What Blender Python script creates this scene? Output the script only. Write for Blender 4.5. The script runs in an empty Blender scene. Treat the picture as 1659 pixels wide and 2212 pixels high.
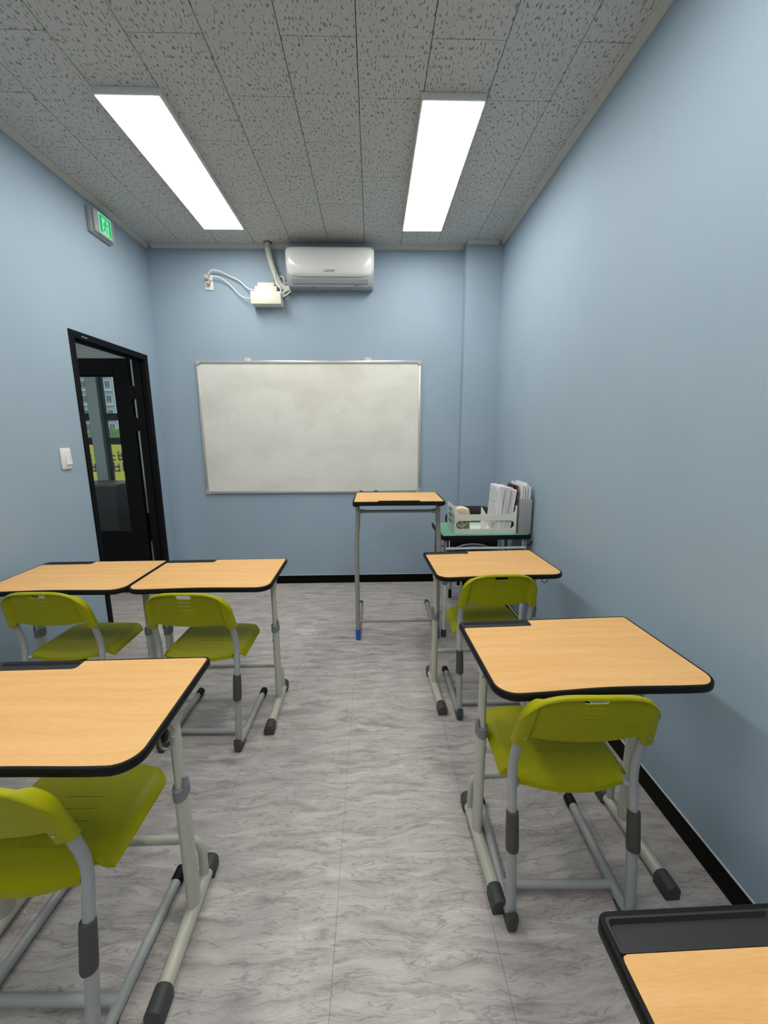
import bpy, bmesh, math, random
from mathutils import Vector, Matrix
random.seed(7)
SC = bpy.context.scene
COL = SC.collection

# ------------------------------------------------------------------ camera
F_PX = 885.2
camd = bpy.data.cameras.new('camera'); cam = bpy.data.objects.new('camera', camd); COL.objects.link(cam)
camd.sensor_fit = 'HORIZONTAL'; camd.sensor_width = 36.0; camd.lens = F_PX / 1659 * 36.0
camd.clip_start = 0.02; camd.clip_end = 300
_r = Vector((0.99958874, -0.0283434, -0.00435931)); _u = Vector((0.00963099, 0.18862156, 0.98200262)); _f = Vector((0.02701104, 0.98164075, -0.18881696))
cam.matrix_world = Matrix(((_r.x, _u.x, -_f.x, 0), (_r.y, _u.y, -_f.y, 0), (_r.z, _u.z, -_f.z, 1.4209), (0, 0, 0, 1)))
SC.camera = cam

# ------------------------------------------------------------------ world, lamps, exposure
LAMP_STRENGTH = 17.2
world = bpy.data.worlds.new('overcast_sky'); SC.world = world; world.use_nodes = True
world.node_tree.nodes['Background'].inputs[0].default_value = (0.80, 0.88, 0.95, 1)
world.node_tree.nodes['Background'].inputs[1].default_value = 2.2
vs = SC.view_settings
vs.view_transform = 'Standard'; vs.look = 'None'; vs.gamma = 1.0; vs.use_curve_mapping = False
vs.exposure = 0.0
SC.cycles.use_denoising = True
SC.cycles.max_bounces = 6; SC.cycles.diffuse_bounces = 4; SC.cycles.glossy_bounces = 3; SC.cycles.transparent_max_bounces = 12
SC.cycles.caustics_reflective = False; SC.cycles.caustics_refractive = False

# ------------------------------------------------------------------ room dimensions (metres)
ZC = 2.957; D = 3.789; XL = -1.855; XR = 1.094; YB = -3.40
PIL_X = 0.79; PIL_Y = 3.675
DOOR_Y0, DOOR_Y1, DOOR_Z = 2.722, 3.615, 2.06

# ------------------------------------------------------------------ node material helpers
def srgb(r, g, b):
    def c(v):
        v /= 255.0
        return v / 12.92 if v <= 0.04045 else ((v + 0.055) / 1.055) ** 2.4
    return (c(r), c(g), c(b), 1)

class NT:
    def __init__(s, name):
        s.m = bpy.data.materials.new(name); s.m.use_nodes = True
        s.t = s.m.node_tree; s.n = s.t.nodes; s.l = s.t.links
        s.b = s.n['Principled BSDF']
    def new(s, kind, **kw):
        nd = s.n.new(kind)
        for k, v in kw.items(): setattr(nd, k, v)
        return nd
    def link(s, a, b): s.l.new(a, b)
    def pos(s, scale=(1, 1, 1), obj=False):
        mp = s.new('ShaderNodeMapping'); mp.inputs['Scale'].default_value = scale
        if obj: s.link(s.new('ShaderNodeTexCoord').outputs['Object'], mp.inputs[0])
        else: s.link(s.new('ShaderNodeNewGeometry').outputs['Position'], mp.inputs[0])
        return mp.outputs[0]
    def noise(s, vec, scale, detail=3, rough=0.5, dist=0.0):
        nd = s.new('ShaderNodeTexNoise'); nd.inputs['Scale'].default_value = scale
        nd.inputs['Detail'].default_value = detail; nd.inputs['Roughness'].default_value = rough
        nd.inputs['Distortion'].default_value = dist
        s.link(vec, nd.inputs['Vector']); return nd.outputs['Fac']
    def ramp(s, fac, stops):
        nd = s.new('ShaderNodeValToRGB'); el = nd.color_ramp.elements
        while len(el) < len(stops): el.new(0.5)
        for e, (p, c) in zip(el, stops): e.position = p; e.color = c
        s.link(fac, nd.inputs[0]); return nd.outputs[0]
    def mix(s, fac, a, b, mode='MIX'):
        nd = s.new('ShaderNodeMix', data_type='RGBA', blend_type=mode)
        for sock, v in ((0, fac), (6, a), (7, b)):
            if hasattr(v, 'links'): s.link(v, nd.inputs[sock])
            else: nd.inputs[sock].default_value = v
        return nd.outputs[2]
    def bump(s, h, strength=0.2, dist=0.002):
        nd = s.new('ShaderNodeBump'); nd.inputs['Strength'].default_value = strength
        nd.inputs['Distance'].default_value = dist
        s.link(h, nd.inputs['Height']); s.link(nd.outputs[0], s.b.inputs['Normal'])
    def base(s, c):
        if hasattr(c, 'links'): s.link(c, s.b.inputs['Base Color'])
        else: s.b.inputs['Base Color'].default_value = c

MATS = {}
def simple(name, col, rough=0.5, metal=0.0, var=0.04, nscale=30, bump=0.0, bscale=300, spec=0.5):
    t = NT(name); v = t.pos()
    f = t.noise(v, nscale, 2)
    a = tuple(max(0, x * (1 - var)) for x in col[:3]) + (1,); b = tuple(min(1, x * (1 + var)) for x in col[:3]) + (1,)
    t.base(t.ramp(f, [(0.3, a), (0.7, b)]))
    t.b.inputs['Roughness'].default_value = rough; t.b.inputs['Metallic'].default_value = metal
    t.b.inputs['Specular IOR Level'].default_value = spec
    if bump: t.bump(t.noise(t.pos(), bscale, 2), bump, 0.001)
    MATS[name] = t.m; return t.m

def emis(name, col, strength, base=(0.8, 0.8, 0.8, 1)):
    t = NT(name); t.base(base); t.b.inputs['Emission Color'].default_value = col
    t.b.inputs['Emission Strength'].default_value = strength; MATS[name] = t.m; return t.m

def make_mats():
    # blue wallpaper
    t = NT('blue_wall'); f = t.noise(t.pos(), 2.2, 3); g = t.noise(t.pos(), 420, 2)
    c = t.ramp(f, [(0.3, (0.305, 0.402, 0.490, 1)), (0.7, (0.325, 0.422, 0.512, 1))])
    c = t.mix(0.10, c, t.ramp(g, [(0.3, (0.23, 0.30, 0.36, 1)), (0.7, (0.42, 0.5, 0.57, 1))]))
    t.base(c); t.b.inputs['Roughness'].default_value = 0.72; t.b.inputs['Specular IOR Level'].default_value = 0.25; t.bump(g, 0.12, 0.001); MATS['wall'] = t.m
    # floor vinyl
    t = NT('grey_vinyl')
    wob = t.noise(t.pos((1, 1, 1)), 3.0, 3)
    vm = t.new('ShaderNodeVectorMath', operation='MULTIPLY_ADD')
    t.link(wob, vm.inputs[0]); vm.inputs[1].default_value = (0, 0.10, 0); t.link(t.pos(), vm.inputs[2])
    mp = t.new('ShaderNodeMapping'); mp.inputs['Scale'].default_value = (3.8, 21.0, 1); t.link(vm.outputs[0], mp.inputs[0])
    big = t.noise(mp.outputs[0], 1.3, 5, 0.62, 0.6)
    mp2 = t.new('ShaderNodeMapping'); mp2.inputs['Scale'].default_value = (3.4, 21.0, 1); t.link(vm.outputs[0], mp2.inputs[0])
    vein = t.noise(mp2.outputs[0], 1.5, 3, 0.55, 0.9)
    fine = t.noise(t.pos((60, 320, 1)), 1.0, 3)
    c = t.ramp(big, [(0.29, (0.225, 0.200, 0.192, 1)), (0.43, (0.388, 0.355, 0.341, 1)), (0.55, (0.480, 0.443, 0.426, 1)), (0.71, (0.610, 0.575, 0.552, 1))])
    vm2 = t.ramp(vein, [(0.455, (0, 0, 0, 1)), (0.485, (1, 1, 1, 1)), (0.50, (0, 0, 0, 1))])
    vb = t.new('ShaderNodeMath', operation='MULTIPLY'); t.link(vm2, vb.inputs[0]); vb.inputs[1].default_value = 0.55
    c = t.mix(vb.outputs[0], c, (0.125, 0.115, 0.115, 1))
    vl = t.ramp(vein, [(0.66, (0, 0, 0, 1)), (0.72, (0.45, 0.45, 0.45, 1))])
    c = t.mix(vl, c, (0.50, 0.48, 0.47, 1))
    c = t.mix(0.22, c, t.ramp(fine, [(0.3, (0.18, 0.17, 0.17, 1)), (0.7, (0.52, 0.5, 0.49, 1))]))
    t.base(c); t.b.inputs['Roughness'].default_value = 0.46; t.b.inputs['Specular IOR Level'].default_value = 0.4; t.bump(fine, 0.08, 0.0006); MATS['floor'] = t.m
    # acoustic tile with fissures
    t = NT('fissured_tile')
    wob = t.noise(t.pos(), 55.0, 2)
    vm = t.new('ShaderNodeVectorMath', operation='MULTIPLY_ADD'); t.link(wob, vm.inputs[0]); vm.inputs[1].default_value = (0.012, 0.010, 0); t.link(t.pos(), vm.inputs[2])
    mp = t.new('ShaderNodeMapping'); mp.inputs['Scale'].default_value = (135, 46, 1); t.link(vm.outputs[0], mp.inputs[0])
    n = t.noise(mp.outputs[0], 1.0, 1.2, 0.4)
    mp3 = t.new('ShaderNodeMapping'); mp3.inputs['Scale'].default_value = (230, 110, 1); t.link(vm.outputs[0], mp3.inputs[0])
    n2 = t.noise(mp3.outputs[0], 1.0, 1, 0.4)
    a = t.ramp(n, [(0.605, (0, 0, 0, 1)), (0.655, (1, 1, 1, 1))]); b = t.ramp(n2, [(0.71, (0, 0, 0, 1)), (0.75, (0.6, 0.6, 0.6, 1))])
    mk = t.mix(1.0, a, b, 'LIGHTEN')
    c = t.mix(mk, (0.60, 0.595, 0.56, 1), (0.27, 0.265, 0.25, 1))
    t.base(c); t.b.inputs['Roughness'].default_value = 0.9; t.b.inputs['Specular IOR Level'].default_value = 0.1
    inv = t.new('ShaderNodeInvert'); t.link(mk, inv.inputs[1]); t.bump(inv.outputs[0], 0.5, 0.002); MATS['ctile'] = t.m
    # beech laminate
    t = NT('beech_laminate')
    wob = t.noise(t.pos((1.2, 5, 1), True), 1.6, 3)
    vm = t.new('ShaderNodeVectorMath', operation='MULTIPLY_ADD'); t.link(wob, vm.inputs[0]); vm.inputs[1].default_value = (0, 0.11, 0)
    t.link(t.new('ShaderNodeTexCoord').outputs['Object'], vm.inputs[2])
    mp = t.new('ShaderNodeMapping'); mp.inputs['Scale'].default_value = (2.2, 38, 1); t.link(vm.outputs[0], mp.inputs[0])
    g = t.noise(mp.outputs[0], 1.0, 4, 0.6, 0.3); fl = t.noise(t.pos((45, 420, 1), True), 1.0, 2)
    c = t.ramp(g, [(0.25, (0.660, 0.355, 0.105, 1)), (0.5, (0.730, 0.415, 0.150, 1)), (0.75, (0.770, 0.470, 0.195, 1))])
    c = t.mix(0.13, c, t.ramp(fl, [(0.35, (0.48, 0.27, 0.11, 1)), (0.65, (0.80, 0.55, 0.30, 1))]))
    t.base(c); t.b.inputs['Roughness'].default_value = 0.45; t.b.inputs['Specular IOR Level'].default_value = 0.28; MATS['wood'] = t.m
    # whiteboard with smudges
    t = NT('whiteboard_enamel')
    s1 = t.noise(t.pos((1, 1, 1.6)), 2.3, 5, 0.6, 0.4); s2 = t.noise(t.pos((1, 1, 1)), 9, 5, 0.7, 0.8)
    c = t.ramp(s1, [(0.32, (0.66, 0.65, 0.60, 1)), (0.55, (0.74, 0.74, 0.68, 1)), (0.75, (0.77, 0.775, 0.72, 1))])
    c = t.mix(t.ramp(s2, [(0.60, (0, 0, 0, 1)), (0.8, (0.35, 0.35, 0.35, 1))]), c, (0.50, 0.49, 0.46, 1))
    t.base(c); t.b.inputs['Roughness'].default_value = 0.40; MATS['board'] = t.m
    simple('scuff', (0.38, 0.47, 0.55), 0.7)
    simple('lime', (0.345, 0.340, 0.0015), 0.40, bump=0.10, bscale=900, var=0.03, spec=0.22)
    simple('frame_grey', (0.36, 0.375, 0.375), 0.38, var=0.03)
    simple('frame_beige', (0.50, 0.50, 0.42), 0.32, var=0.03)
    simple('frame_podium', (0.30, 0.30, 0.26), 0.36, var=0.03)
    simple('white_steel', (0.66, 0.66, 0.64), 0.35, var=0.02)
    simple('collar_grey', (0.20, 0.215, 0.22), 0.5)
    simple('dark_cap', (0.052, 0.055, 0.055), 0.55, bump=0.1)
    simple('sleeve', (0.060, 0.062, 0.056), 0.55, bump=0.1)
    simple('black_plastic', (0.006, 0.006, 0.006), 0.5, bump=0.08, bscale=1200, spec=0.2)
    simple('tray_black', (0.016, 0.016, 0.017), 0.50, bump=0.1, bscale=1500)
    simple('black_frame', (0.0025, 0.0025, 0.003), 0.5, spec=0.12)
    simple('baseboard', (0.002, 0.002, 0.002), 0.5, spec=0.1)
    simple('caulk', (0.55, 0.58, 0.58), 0.7)
    simple('painted_edge_highlight', (0.72, 0.60, 0.47), 0.5, var=0.02)  # pale cream rim colour, paints in the light caught by the panel bevel
    simple('green_top', (0.165, 0.430, 0.290), 0.5, var=0.05, spec=0.3)
    simple('green_edge', (0.40, 0.55, 0.45), 0.5)
    simple('aluminium', (0.60, 0.60, 0.58), 0.32, 0.55, var=0.02)
    simple('alu_corner', (0.42, 0.42, 0.40), 0.5)
    simple('white_plastic', (0.78, 0.78, 0.74), 0.35, var=0.015)
    simple('cream_plastic', (0.76, 0.74, 0.61), 0.4, var=0.015)
    simple('ac_gloss', (0.74, 0.75, 0.73), 0.16, var=0.01)
    simple('ac_body', (0.42, 0.44, 0.46), 0.35, var=0.01)
    simple('logo_grey', (0.22, 0.22, 0.23), 0.4)
    simple('vent_dark', (0.05, 0.05, 0.055), 0.6)
    simple('pipe_wrap', (0.52, 0.53, 0.46), 0.6, bump=0.5, bscale=120)
    simple('cable_white', (0.72, 0.74, 0.74), 0.4)
    simple('cable_dark', (0.10, 0.09, 0.08), 0.6)
    simple('plug_beige', (0.55, 0.52, 0.42), 0.45)
    simple('steel', (0.55, 0.55, 0.53), 0.25, 0.9)
    simple('blue_cap', (0.003, 0.105, 0.42), 0.4)
    simple('moulding', (0.50, 0.495, 0.46), 0.6)
    simple('ceiling_back', (0.05, 0.05, 0.048), 0.9)
    simple('sign_housing', (0.40, 0.41, 0.41), 0.4)
    simple('paper', (0.78, 0.79, 0.80), 0.7, var=0.03)
    simple('paper_blue', (0.60, 0.64, 0.72), 0.7, var=0.03)
    simple('clip_brown', (0.090, 0.032, 0.022), 0.5, var=0.1)
    simple('box_grey', (0.33, 0.34, 0.34), 0.5, var=0.02)
    simple('basket_white', (0.76, 0.77, 0.70), 0.4, var=0.015)
    simple('blue_sticker', (0.025, 0.27, 0.36), 0.4)
    simple('pouch_cream', (0.70, 0.62, 0.42), 0.7, var=0.06, bump=0.3, bscale=120)
    simple('chair_black', (0.006, 0.006, 0.007), 0.6, bump=0.15)
    simple('chair_grey', (0.20, 0.20, 0.22), 0.45)
    simple('lamp_body', (0.74, 0.75, 0.72), 0.4)
    simple('hall_wall', (0.50, 0.56, 0.58), 0.7, var=0.02)
    simple('hall_dark', (0.022, 0.021, 0.02), 0.5, var=0.2)
    simple('hall_board', (0.12, 0.09, 0.07), 0.5, var=0.1)
    simple('facade_white', (0.68, 0.71, 0.75), 0.8); simple('facade_cream', (0.75, 0.66, 0.42), 0.8)
    simple('facade_grey', (0.36, 0.35, 0.33), 0.8); simple('facade_glass', (0.055, 0.06, 0.065), 0.25)
    simple('banner_yellow', (0.55, 0.42, 0.03), 0.6); simple('banner_ink', (0.03, 0.03, 0.03), 0.6)
    simple('hedge_green', (0.10, 0.14, 0.04), 0.8, var=0.4, nscale=3)
    simple('asphalt', (0.10, 0.10, 0.10), 0.9)
    emis('led', (1.0, 0.965, 0.90, 1), LAMP_STRENGTH)
    emis('sign_green', (0.0, 0.60, 0.19, 1), 0.62, (0.0, 0.10, 0.03, 1))
    emis('sign_white', (0.36, 1.0, 0.58, 1), 0.62, (0.1, 0.2, 0.15, 1))
    # patterned pouch fabric
    t = NT('pouch_pattern'); n = t.noise(t.pos(), 55, 2, 0.5, 0.6)
    t.base(t.ramp(n, [(0.42, (0.36, 0.36, 0.26, 1)), (0.53, (0.42, 0.41, 0.31, 1)), (0.58, (0.10, 0.14, 0.05, 1)), (0.66, (0.16, 0.17, 0.10, 1))]))
    t.b.inputs['Roughness'].default_value = 0.8; MATS['pouch_pattern'] = t.m
    # printed page (flat print)
    t = NT('printed_page'); n = t.noise(t.pos((30, 30, 160)), 1.0, 3, 0.6); m2 = t.noise(t.pos(), 14, 3, 0.6, 0.5)
    c = t.ramp(n, [(0.48, (0.62, 0.64, 0.62, 1)), (0.62, (0.36, 0.37, 0.35, 1))])
    c = t.mix(t.ramp(m2, [(0.50, (0, 0, 0, 1)), (0.62, (0.6, 0.6, 0.6, 1))]), c, (0.70, 0.71, 0.69, 1))
    t.base(c); t.b.inputs['Roughness'].default_value = 0.6; MATS['printed'] = t.m
    # page block seen on edge
    t = NT('page_edges'); n = t.noise(t.pos((260, 20, 2)), 1.0, 2)
    t.base(t.ramp(n, [(0.35, (0.48, 0.49, 0.52, 1)), (0.6, (0.80, 0.81, 0.83, 1))])); t.b.inputs['Roughness'].default_value = 0.8; MATS['pages'] = t.m
    # clear glass
    t = NT('clear_glass')
    tr = t.new('ShaderNodeBsdfTransparent'); gl = t.new('ShaderNodeBsdfGlossy'); gl.inputs['Roughness'].default_value = 0.01
    fr = t.new('ShaderNodeFresnel'); fr.inputs['IOR'].default_value = 1.5; mx = t.new('ShaderNodeMixShader')
    tr.inputs[0].default_value = (0.86, 0.92, 0.91, 1)
    t.link(fr.outputs[0], mx.inputs[0]); t.link(tr.outputs[0], mx.inputs[1]); t.link(gl.outputs[0], mx.inputs[2])
    t.link(mx.outputs[0], t.n['Material Output'].inputs['Surface']); MATS['glass'] = t.m
make_mats()

# ------------------------------------------------------------------ mesh helpers
def finish(bm, name, mats, parent=None, angle=38):
    bmesh.ops.recalc_face_normals(bm, faces=bm.faces[:])
    ca = math.radians(angle)
    for f in bm.faces: f.smooth = True
    for e in bm.edges:
        if len(e.link_faces) == 2: e.smooth = e.calc_face_angle(0) < ca
        else: e.smooth = False
    me = bpy.data.meshes.new(name); bm.to_mesh(me); bm.free()
    return link(me, name, mats, parent)

def link(me, name, mats, parent=None):
    if mats is not None:
        me.materials.clear()
        for m in (mats if isinstance(mats, (list, tuple)) else [mats]): me.materials.append(MATS[m])
    o = bpy.data.objects.new(name, me); COL.objects.link(o)
    if parent is not None: o.parent = parent
    return o

def add_box(bm, x0, x1, y0, y1, z0, z1, bevel=0.0, seg=2, mi=0):
    g = bmesh.ops.create_cube(bm, size=1.0)
    for v in g['verts']:
        v.co = Vector(((x0 + x1) / 2 + v.co.x * (x1 - x0), (y0 + y1) / 2 + v.co.y * (y1 - y0), (z0 + z1) / 2 + v.co.z * (z1 - z0)))
    fs = {f for v in g['verts'] for f in v.link_faces}
    for f in fs: f.material_index = mi
    if bevel > 0:
        es = list({e for v in g['verts'] for e in v.link_edges})
        bmesh.ops.bevel(bm, geom=es, offset=bevel, segments=seg, affect='EDGES', profile=0.5)

def box(name, mat, parent, x0, x1, y0, y1, z0, z1, bevel=0.0, seg=2):
    bm = bmesh.new(); add_box(bm, x0, x1, y0, y1, z0, z1, bevel, seg); return finish(bm, name, mat, parent)

def fillet(pts, rad, n=6):
    pts = [Vector(p) for p in pts]
    rads = rad if isinstance(rad, (list, tuple)) else [rad] * len(pts)
    out = [pts[0]]
    for i in range(1, len(pts) - 1):
        p, a, b = pts[i], pts[i - 1], pts[i + 1]
        r = min(rads[i], (p - a).length * 0.49, (b - p).length * 0.49)
        s, e = p + (a - p).normalized() * r, p + (b - p).normalized() * r
        for k in range(n + 1):
            t = k / n; out.append(s * (1 - t) ** 2 + p * 2 * t * (1 - t) + e * t * t)
    out.append(pts[-1]); return out

def add_tube(bm, path, r, seg=12, ry=None, ref=(1, 0, 0), cap=True, mi=0):
    path = [Vector(p) for p in path]; n = len(path)
    rs = r if isinstance(r, (list, tuple)) else [r] * n
    rys = rs if ry is None else (ry if isinstance(ry, (list, tuple)) else [ry] * n)
    up = Vector(ref); rings = []
    for i, p in enumerate(path):
        t = (path[min(i + 1, n - 1)] - path[max(i - 1, 0)])
        t = t.normalized() if t.length > 1e-9 else Vector((0, 0, 1))
        a = up - t * up.dot(t)
        if a.length < 1e-4: a = t.orthogonal()
        a.normalize(); b = t.cross(a); up = a
        rings.append([bm.verts.new(p + a * math.cos(q) * rs[i] + b * math.sin(q) * rys[i]) for q in [2 * math.pi * k / seg for k in range(seg)]])
    for i in range(n - 1):
        for k in range(seg):
            f = bm.faces.new((rings[i][k], rings[i][(k + 1) % seg], rings[i + 1][(k + 1) % seg], rings[i + 1][k])); f.material_index = mi
    if cap:
        for rg in (rings[0][::-1], rings[-1]):
            f = bm.faces.new(rg); f.material_index = mi

def tube(name, mat, parent, path, r, seg=12, ry=None, ref=(1, 0, 0)):
    bm = bmesh.new(); add_tube(bm, path, r, seg, ry, ref); return finish(bm, name, mat, parent)

def add_prism(bm, pts2, z0, z1, bev=0.0, axis='z', mi=0, side_mi=None):
    def P(a, b, c):
        return (a, b, c) if axis == 'z' else ((c, a, b) if axis == 'x' else (a, c, b))
    lo = [bm.verts.new(P(x, y, z0)) for x, y in pts2]; hi = [bm.verts.new(P(x, y, z1)) for x, y in pts2]
    n = len(pts2); fs = [bm.faces.new(lo[::-1]), bm.faces.new(hi)]
    for f in fs: f.material_index = mi
    for i in range(n):
        f = bm.faces.new((lo[i], lo[(i + 1) % n], hi[(i + 1) % n], hi[i])); f.material_index = mi if side_mi is None else side_mi
    if bev > 0:
        bmesh.ops.bevel(bm, geom=list(fs[1].edges) + list(fs[0].edges), offset=bev, segments=2, affect='EDGES', profile=0.5)

def prism(name, mat, parent, pts2, z0, z1, bev=0.0, axis='z', side_mi=None):
    bm = bmesh.new(); add_prism(bm, pts2, z0, z1, bev, axis, 0, side_mi); return finish(bm, name, mat, parent)

def stadium(w, h, cx=0, cy=0, n=8):
    r = h / 2; out = []
    for k in range(n + 1):
        a = -math.pi / 2 + math.pi * k / n; out.append((cx + w / 2 - r + r * math.cos(a), cy + r * math.sin(a)))
    for k in range(n + 1):
        a = math.pi / 2 + math.pi * k / n; out.append((cx - w / 2 + r + r * math.cos(a), cy + r * math.sin(a)))
    return out

def rrect(x0, x1, y0, y1, rr, n=6):
    rr = rr if isinstance(rr, (list, tuple)) else [rr] * 4     # corner order: x0y0, x1y0, x1y1, x0y1
    out = []
    for (cx, cy, r, a0) in ((x0 + rr[0], y0 + rr[0], rr[0], 180), (x1 - rr[1], y0 + rr[1], rr[1], 270), (x1 - rr[2], y1 - rr[2], rr[2], 0), (x0 + rr[3], y1 - rr[3], rr[3], 90)):
        for k in range(n + 1):
            a = math.radians(a0 + 90 * k / n); out.append((cx + r * math.cos(a), cy + r * math.sin(a)))
    return out

def carve(o, cutters):
    """boolean-difference meshes out of o (baked, helpers removed)"""
    par = o.parent; o.parent = None; tmp = []
    for bm in cutters:
        bmesh.ops.recalc_face_normals(bm, faces=bm.faces[:])
        me = bpy.data.meshes.new('cut'); bm.to_mesh(me); bm.free()
        c = bpy.data.objects.new('cut', me); COL.objects.link(c); tmp.append(c)
        md = o.modifiers.new('b', 'BOOLEAN'); md.operation = 'DIFFERENCE'; md.object = c; md.solver = 'EXACT'
    bpy.context.view_layer.update()
    dg = bpy.context.evaluated_depsgraph_get()
    nm = bpy.data.meshes.new_from_object(o.evaluated_get(dg))
    o.modifiers.clear(); old = o.data; nm.name = old.name; o.data = nm; bpy.data.meshes.remove(old)
    for c in tmp:
        me = c.data; bpy.data.objects.remove(c); bpy.data.meshes.remove(me)
    o.parent = par
    return o

def tag(o, label=None, cat=None, group=None, kind=None):
    if label: o['label'] = label
    if cat: o['category'] = cat
    if group: o['group'] = group
    if kind: o['kind'] = kind
    return o

def thing(name, label, cat, loc=(0, 0, 0), rz=0.0, group=None):
    o = bpy.data.objects.new(name, None); o.empty_display_size = 0.1; COL.objects.link(o)
    o.location = loc; o.rotation_euler = (0, 0, math.radians(rz)); return tag(o, label, cat, group)

def struct(o, label=None):
    o['kind'] = 'structure'
    if label: o['label'] = label
    return o

def dup(root, loc, rz, label, group=None):
    def cp(o, par):
        c = o.copy(); COL.objects.link(c)
        if par is not None: c.parent = par
        for ch in list(o.children): cp(ch, c)
        return c
    kids = list(root.children); r = root.copy(); COL.objects.link(r)
    for k in kids: cp(k, r)
    r.location = loc; r.rotation_euler = (0, 0, math.radians(rz)); r['label'] = label
    if group: r['group'] = group
    return r

# ================================================================== ROOM SHELL
def sheet_box(name, mat, x0, x1, y0, y1, z0, z1, parent=None):
    return box(name, mat, parent, x0, x1, y0, y1, z0, z1)

WT = 0.10   # partition thickness
struct(sheet_box('wall_right', 'wall', XR, XR + 0.15, YB - 0.15, D + 0.15, -0.10, ZC + 0.1), 'long blue papered wall on the right')
wfr = struct(sheet_box('wall_front', 'wall', XL - WT, XR, D, D + 0.15, -0.10, ZC + 0.1), 'blue papered wall behind the whiteboard')
for (xa, za, xb, zb, w_) in ((-0.005, 0.375, 0.065, 0.300, 0.010), (0.045, 0.500, 0.090, 0.560, 0.007), (0.155, 0.505, 0.200, 0.565, 0.006)):
    d_ = Vector((xb - xa, zb - za)); n_ = Vector((-d_.y, d_.x)).normalized() * w_; c_ = Vector(((xa + xb) / 2, (za + zb) / 2)); L_ = d_ / 2
    prism('scuff_mark', 'scuff', wfr, [tuple(c_ + L_ * math.cos(a) + n_ * math.sin(a) * (0.5 + 0.5 * math.cos(a * 0.5) ** 2)) for a in [k * math.pi / 8 for k in range(16)]], D - 0.0004, D, axis='y')
struct(sheet_box('wall_back', 'wall', XL - WT, XR, YB - 0.15, YB, -0.10, ZC + 0.1), 'blue papered wall behind the camera')
struct(sheet_box('wall_pillar', 'wall', PIL_X, XR, PIL_Y, D, 0, ZC + 0.02), 'blue papered pillar boxed into the far right corner')
bm = bmesh.new()
add_box(bm, XL - WT, XL, YB, DOOR_Y0, -0.1, ZC + 0.1); add_box(bm, XL - WT, XL, DOOR_Y1, D, -0.1, ZC + 0.1)
add_box(bm, XL - WT, XL, DOOR_Y0, DOOR_Y1, DOOR_Z, ZC + 0.1)
struct(finish(bm, 'wall_left', 'wall'), 'blue papered wall on the left with the doorway')

# floor of square vinyl tiles
floor = struct(sheet_box('floor', 'ceiling_back', XL - WT, XR, YB, D, -0.10, -0.002), 'grey veined vinyl tile floor')
cache = {}
TS = 0.46; x = -0.12 - 4 * TS
while x < XR:
    y = YB - 0.1
    while y < D:
        x0, x1, y0, y1 = max(x, XL) + 0.0004, min(x + TS, XR) - 0.0004, max(y, YB), min(y + TS, D)
        if x1 - x0 > 0.01 and y1 - y0 > 0.01:
            k = (round(x1 - x0, 4), round(y1 - y0, 4))
            if k not in cache:
                bm = bmesh.new(); add_box(bm, 0, k[0], 0, k[1], -0.004, 0.0)
                o = finish(bm, 'floor_tile', 'floor', floor); cache[k] = o.data
            else: o = link(cache[k], 'floor_tile', None, floor)
            o.location = (x0, y0, 0)
        y += TS
    x += TS
box('floor_tile', 'floor', floor, XL - WT, XL, DOOR_Y0, DOOR_Y1, -0.004, 0.0)
# ceiling of staggered mineral tiles
ceil = struct(sheet_box('ceiling', 'ceiling_back', XL - WT, XR, YB, D, ZC + 0.014, ZC + 0.1), 'suspended ceiling of fissured mineral tiles')
cache = {}
TX, TY = -0.0472, 1.9448
for k in range(-7, 5):
    xa, xb = max(TX + 0.3 * k, XL), min(TX + 0.3 * (k + 1), XR)
    if xb - xa < 0.004: continue
    off = TY + (0.0 if k % 2 else 0.3)
    j = -10
    while off + 0.6 * j < D:
        ya, yb = max(off + 0.6 * j, YB), min(off + 0.6 * (j + 1), D); j += 1
        if yb - ya < 0.01: continue
        key = (round(xb - xa - 0.003, 4), round(yb - ya - 0.002, 4))
        if key not in cache:
            bm = bmesh.new(); add_box(bm, 0, key[0], 0, key[1], 0, 0.0142, 0.0010, 1)
            o = finish(bm, 'ceiling_tile', 'ctile', ceil); cache[key] = o.data
        else: o = link(cache[key], 'ceiling_tile', None, ceil)
        o.location = (xa + 0.0015, ya + 0.001, ZC)
# ceiling mouldings
MP = [(0, 0), (0.036, 0), (0.036, -0.004), (0.010, -0.024), (0.007, -0.028), (0, -0.028)]
def mould(n, a, b, horiz_axis, sgn, base, label):
    pts = [(base + sgn * p[0], ZC + p[1]) for p in MP]
    if horiz_axis == 'y': o = prism('trim_%d' % n, 'moulding', None, pts, a, b, axis='y')
    else: o = prism('trim_%d' % n, 'moulding', None, pts, a, b, axis='x')
    return struct(o, label)
mould(1, YB, D, 'y', 1, XL, 'pale ceiling moulding along the left wall')
mould(2, YB, PIL_Y, 'y', -1, XR, 'pale ceiling moulding along the right wall')
mould(3, XL + 0.045, PIL_X, 'x', -1, D, 'pale ceiling moulding above the whiteboard wall')
mould(4, PIL_X, XR - 0.045, 'x', -1, PIL_Y, 'pale ceiling moulding across the pillar')
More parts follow.
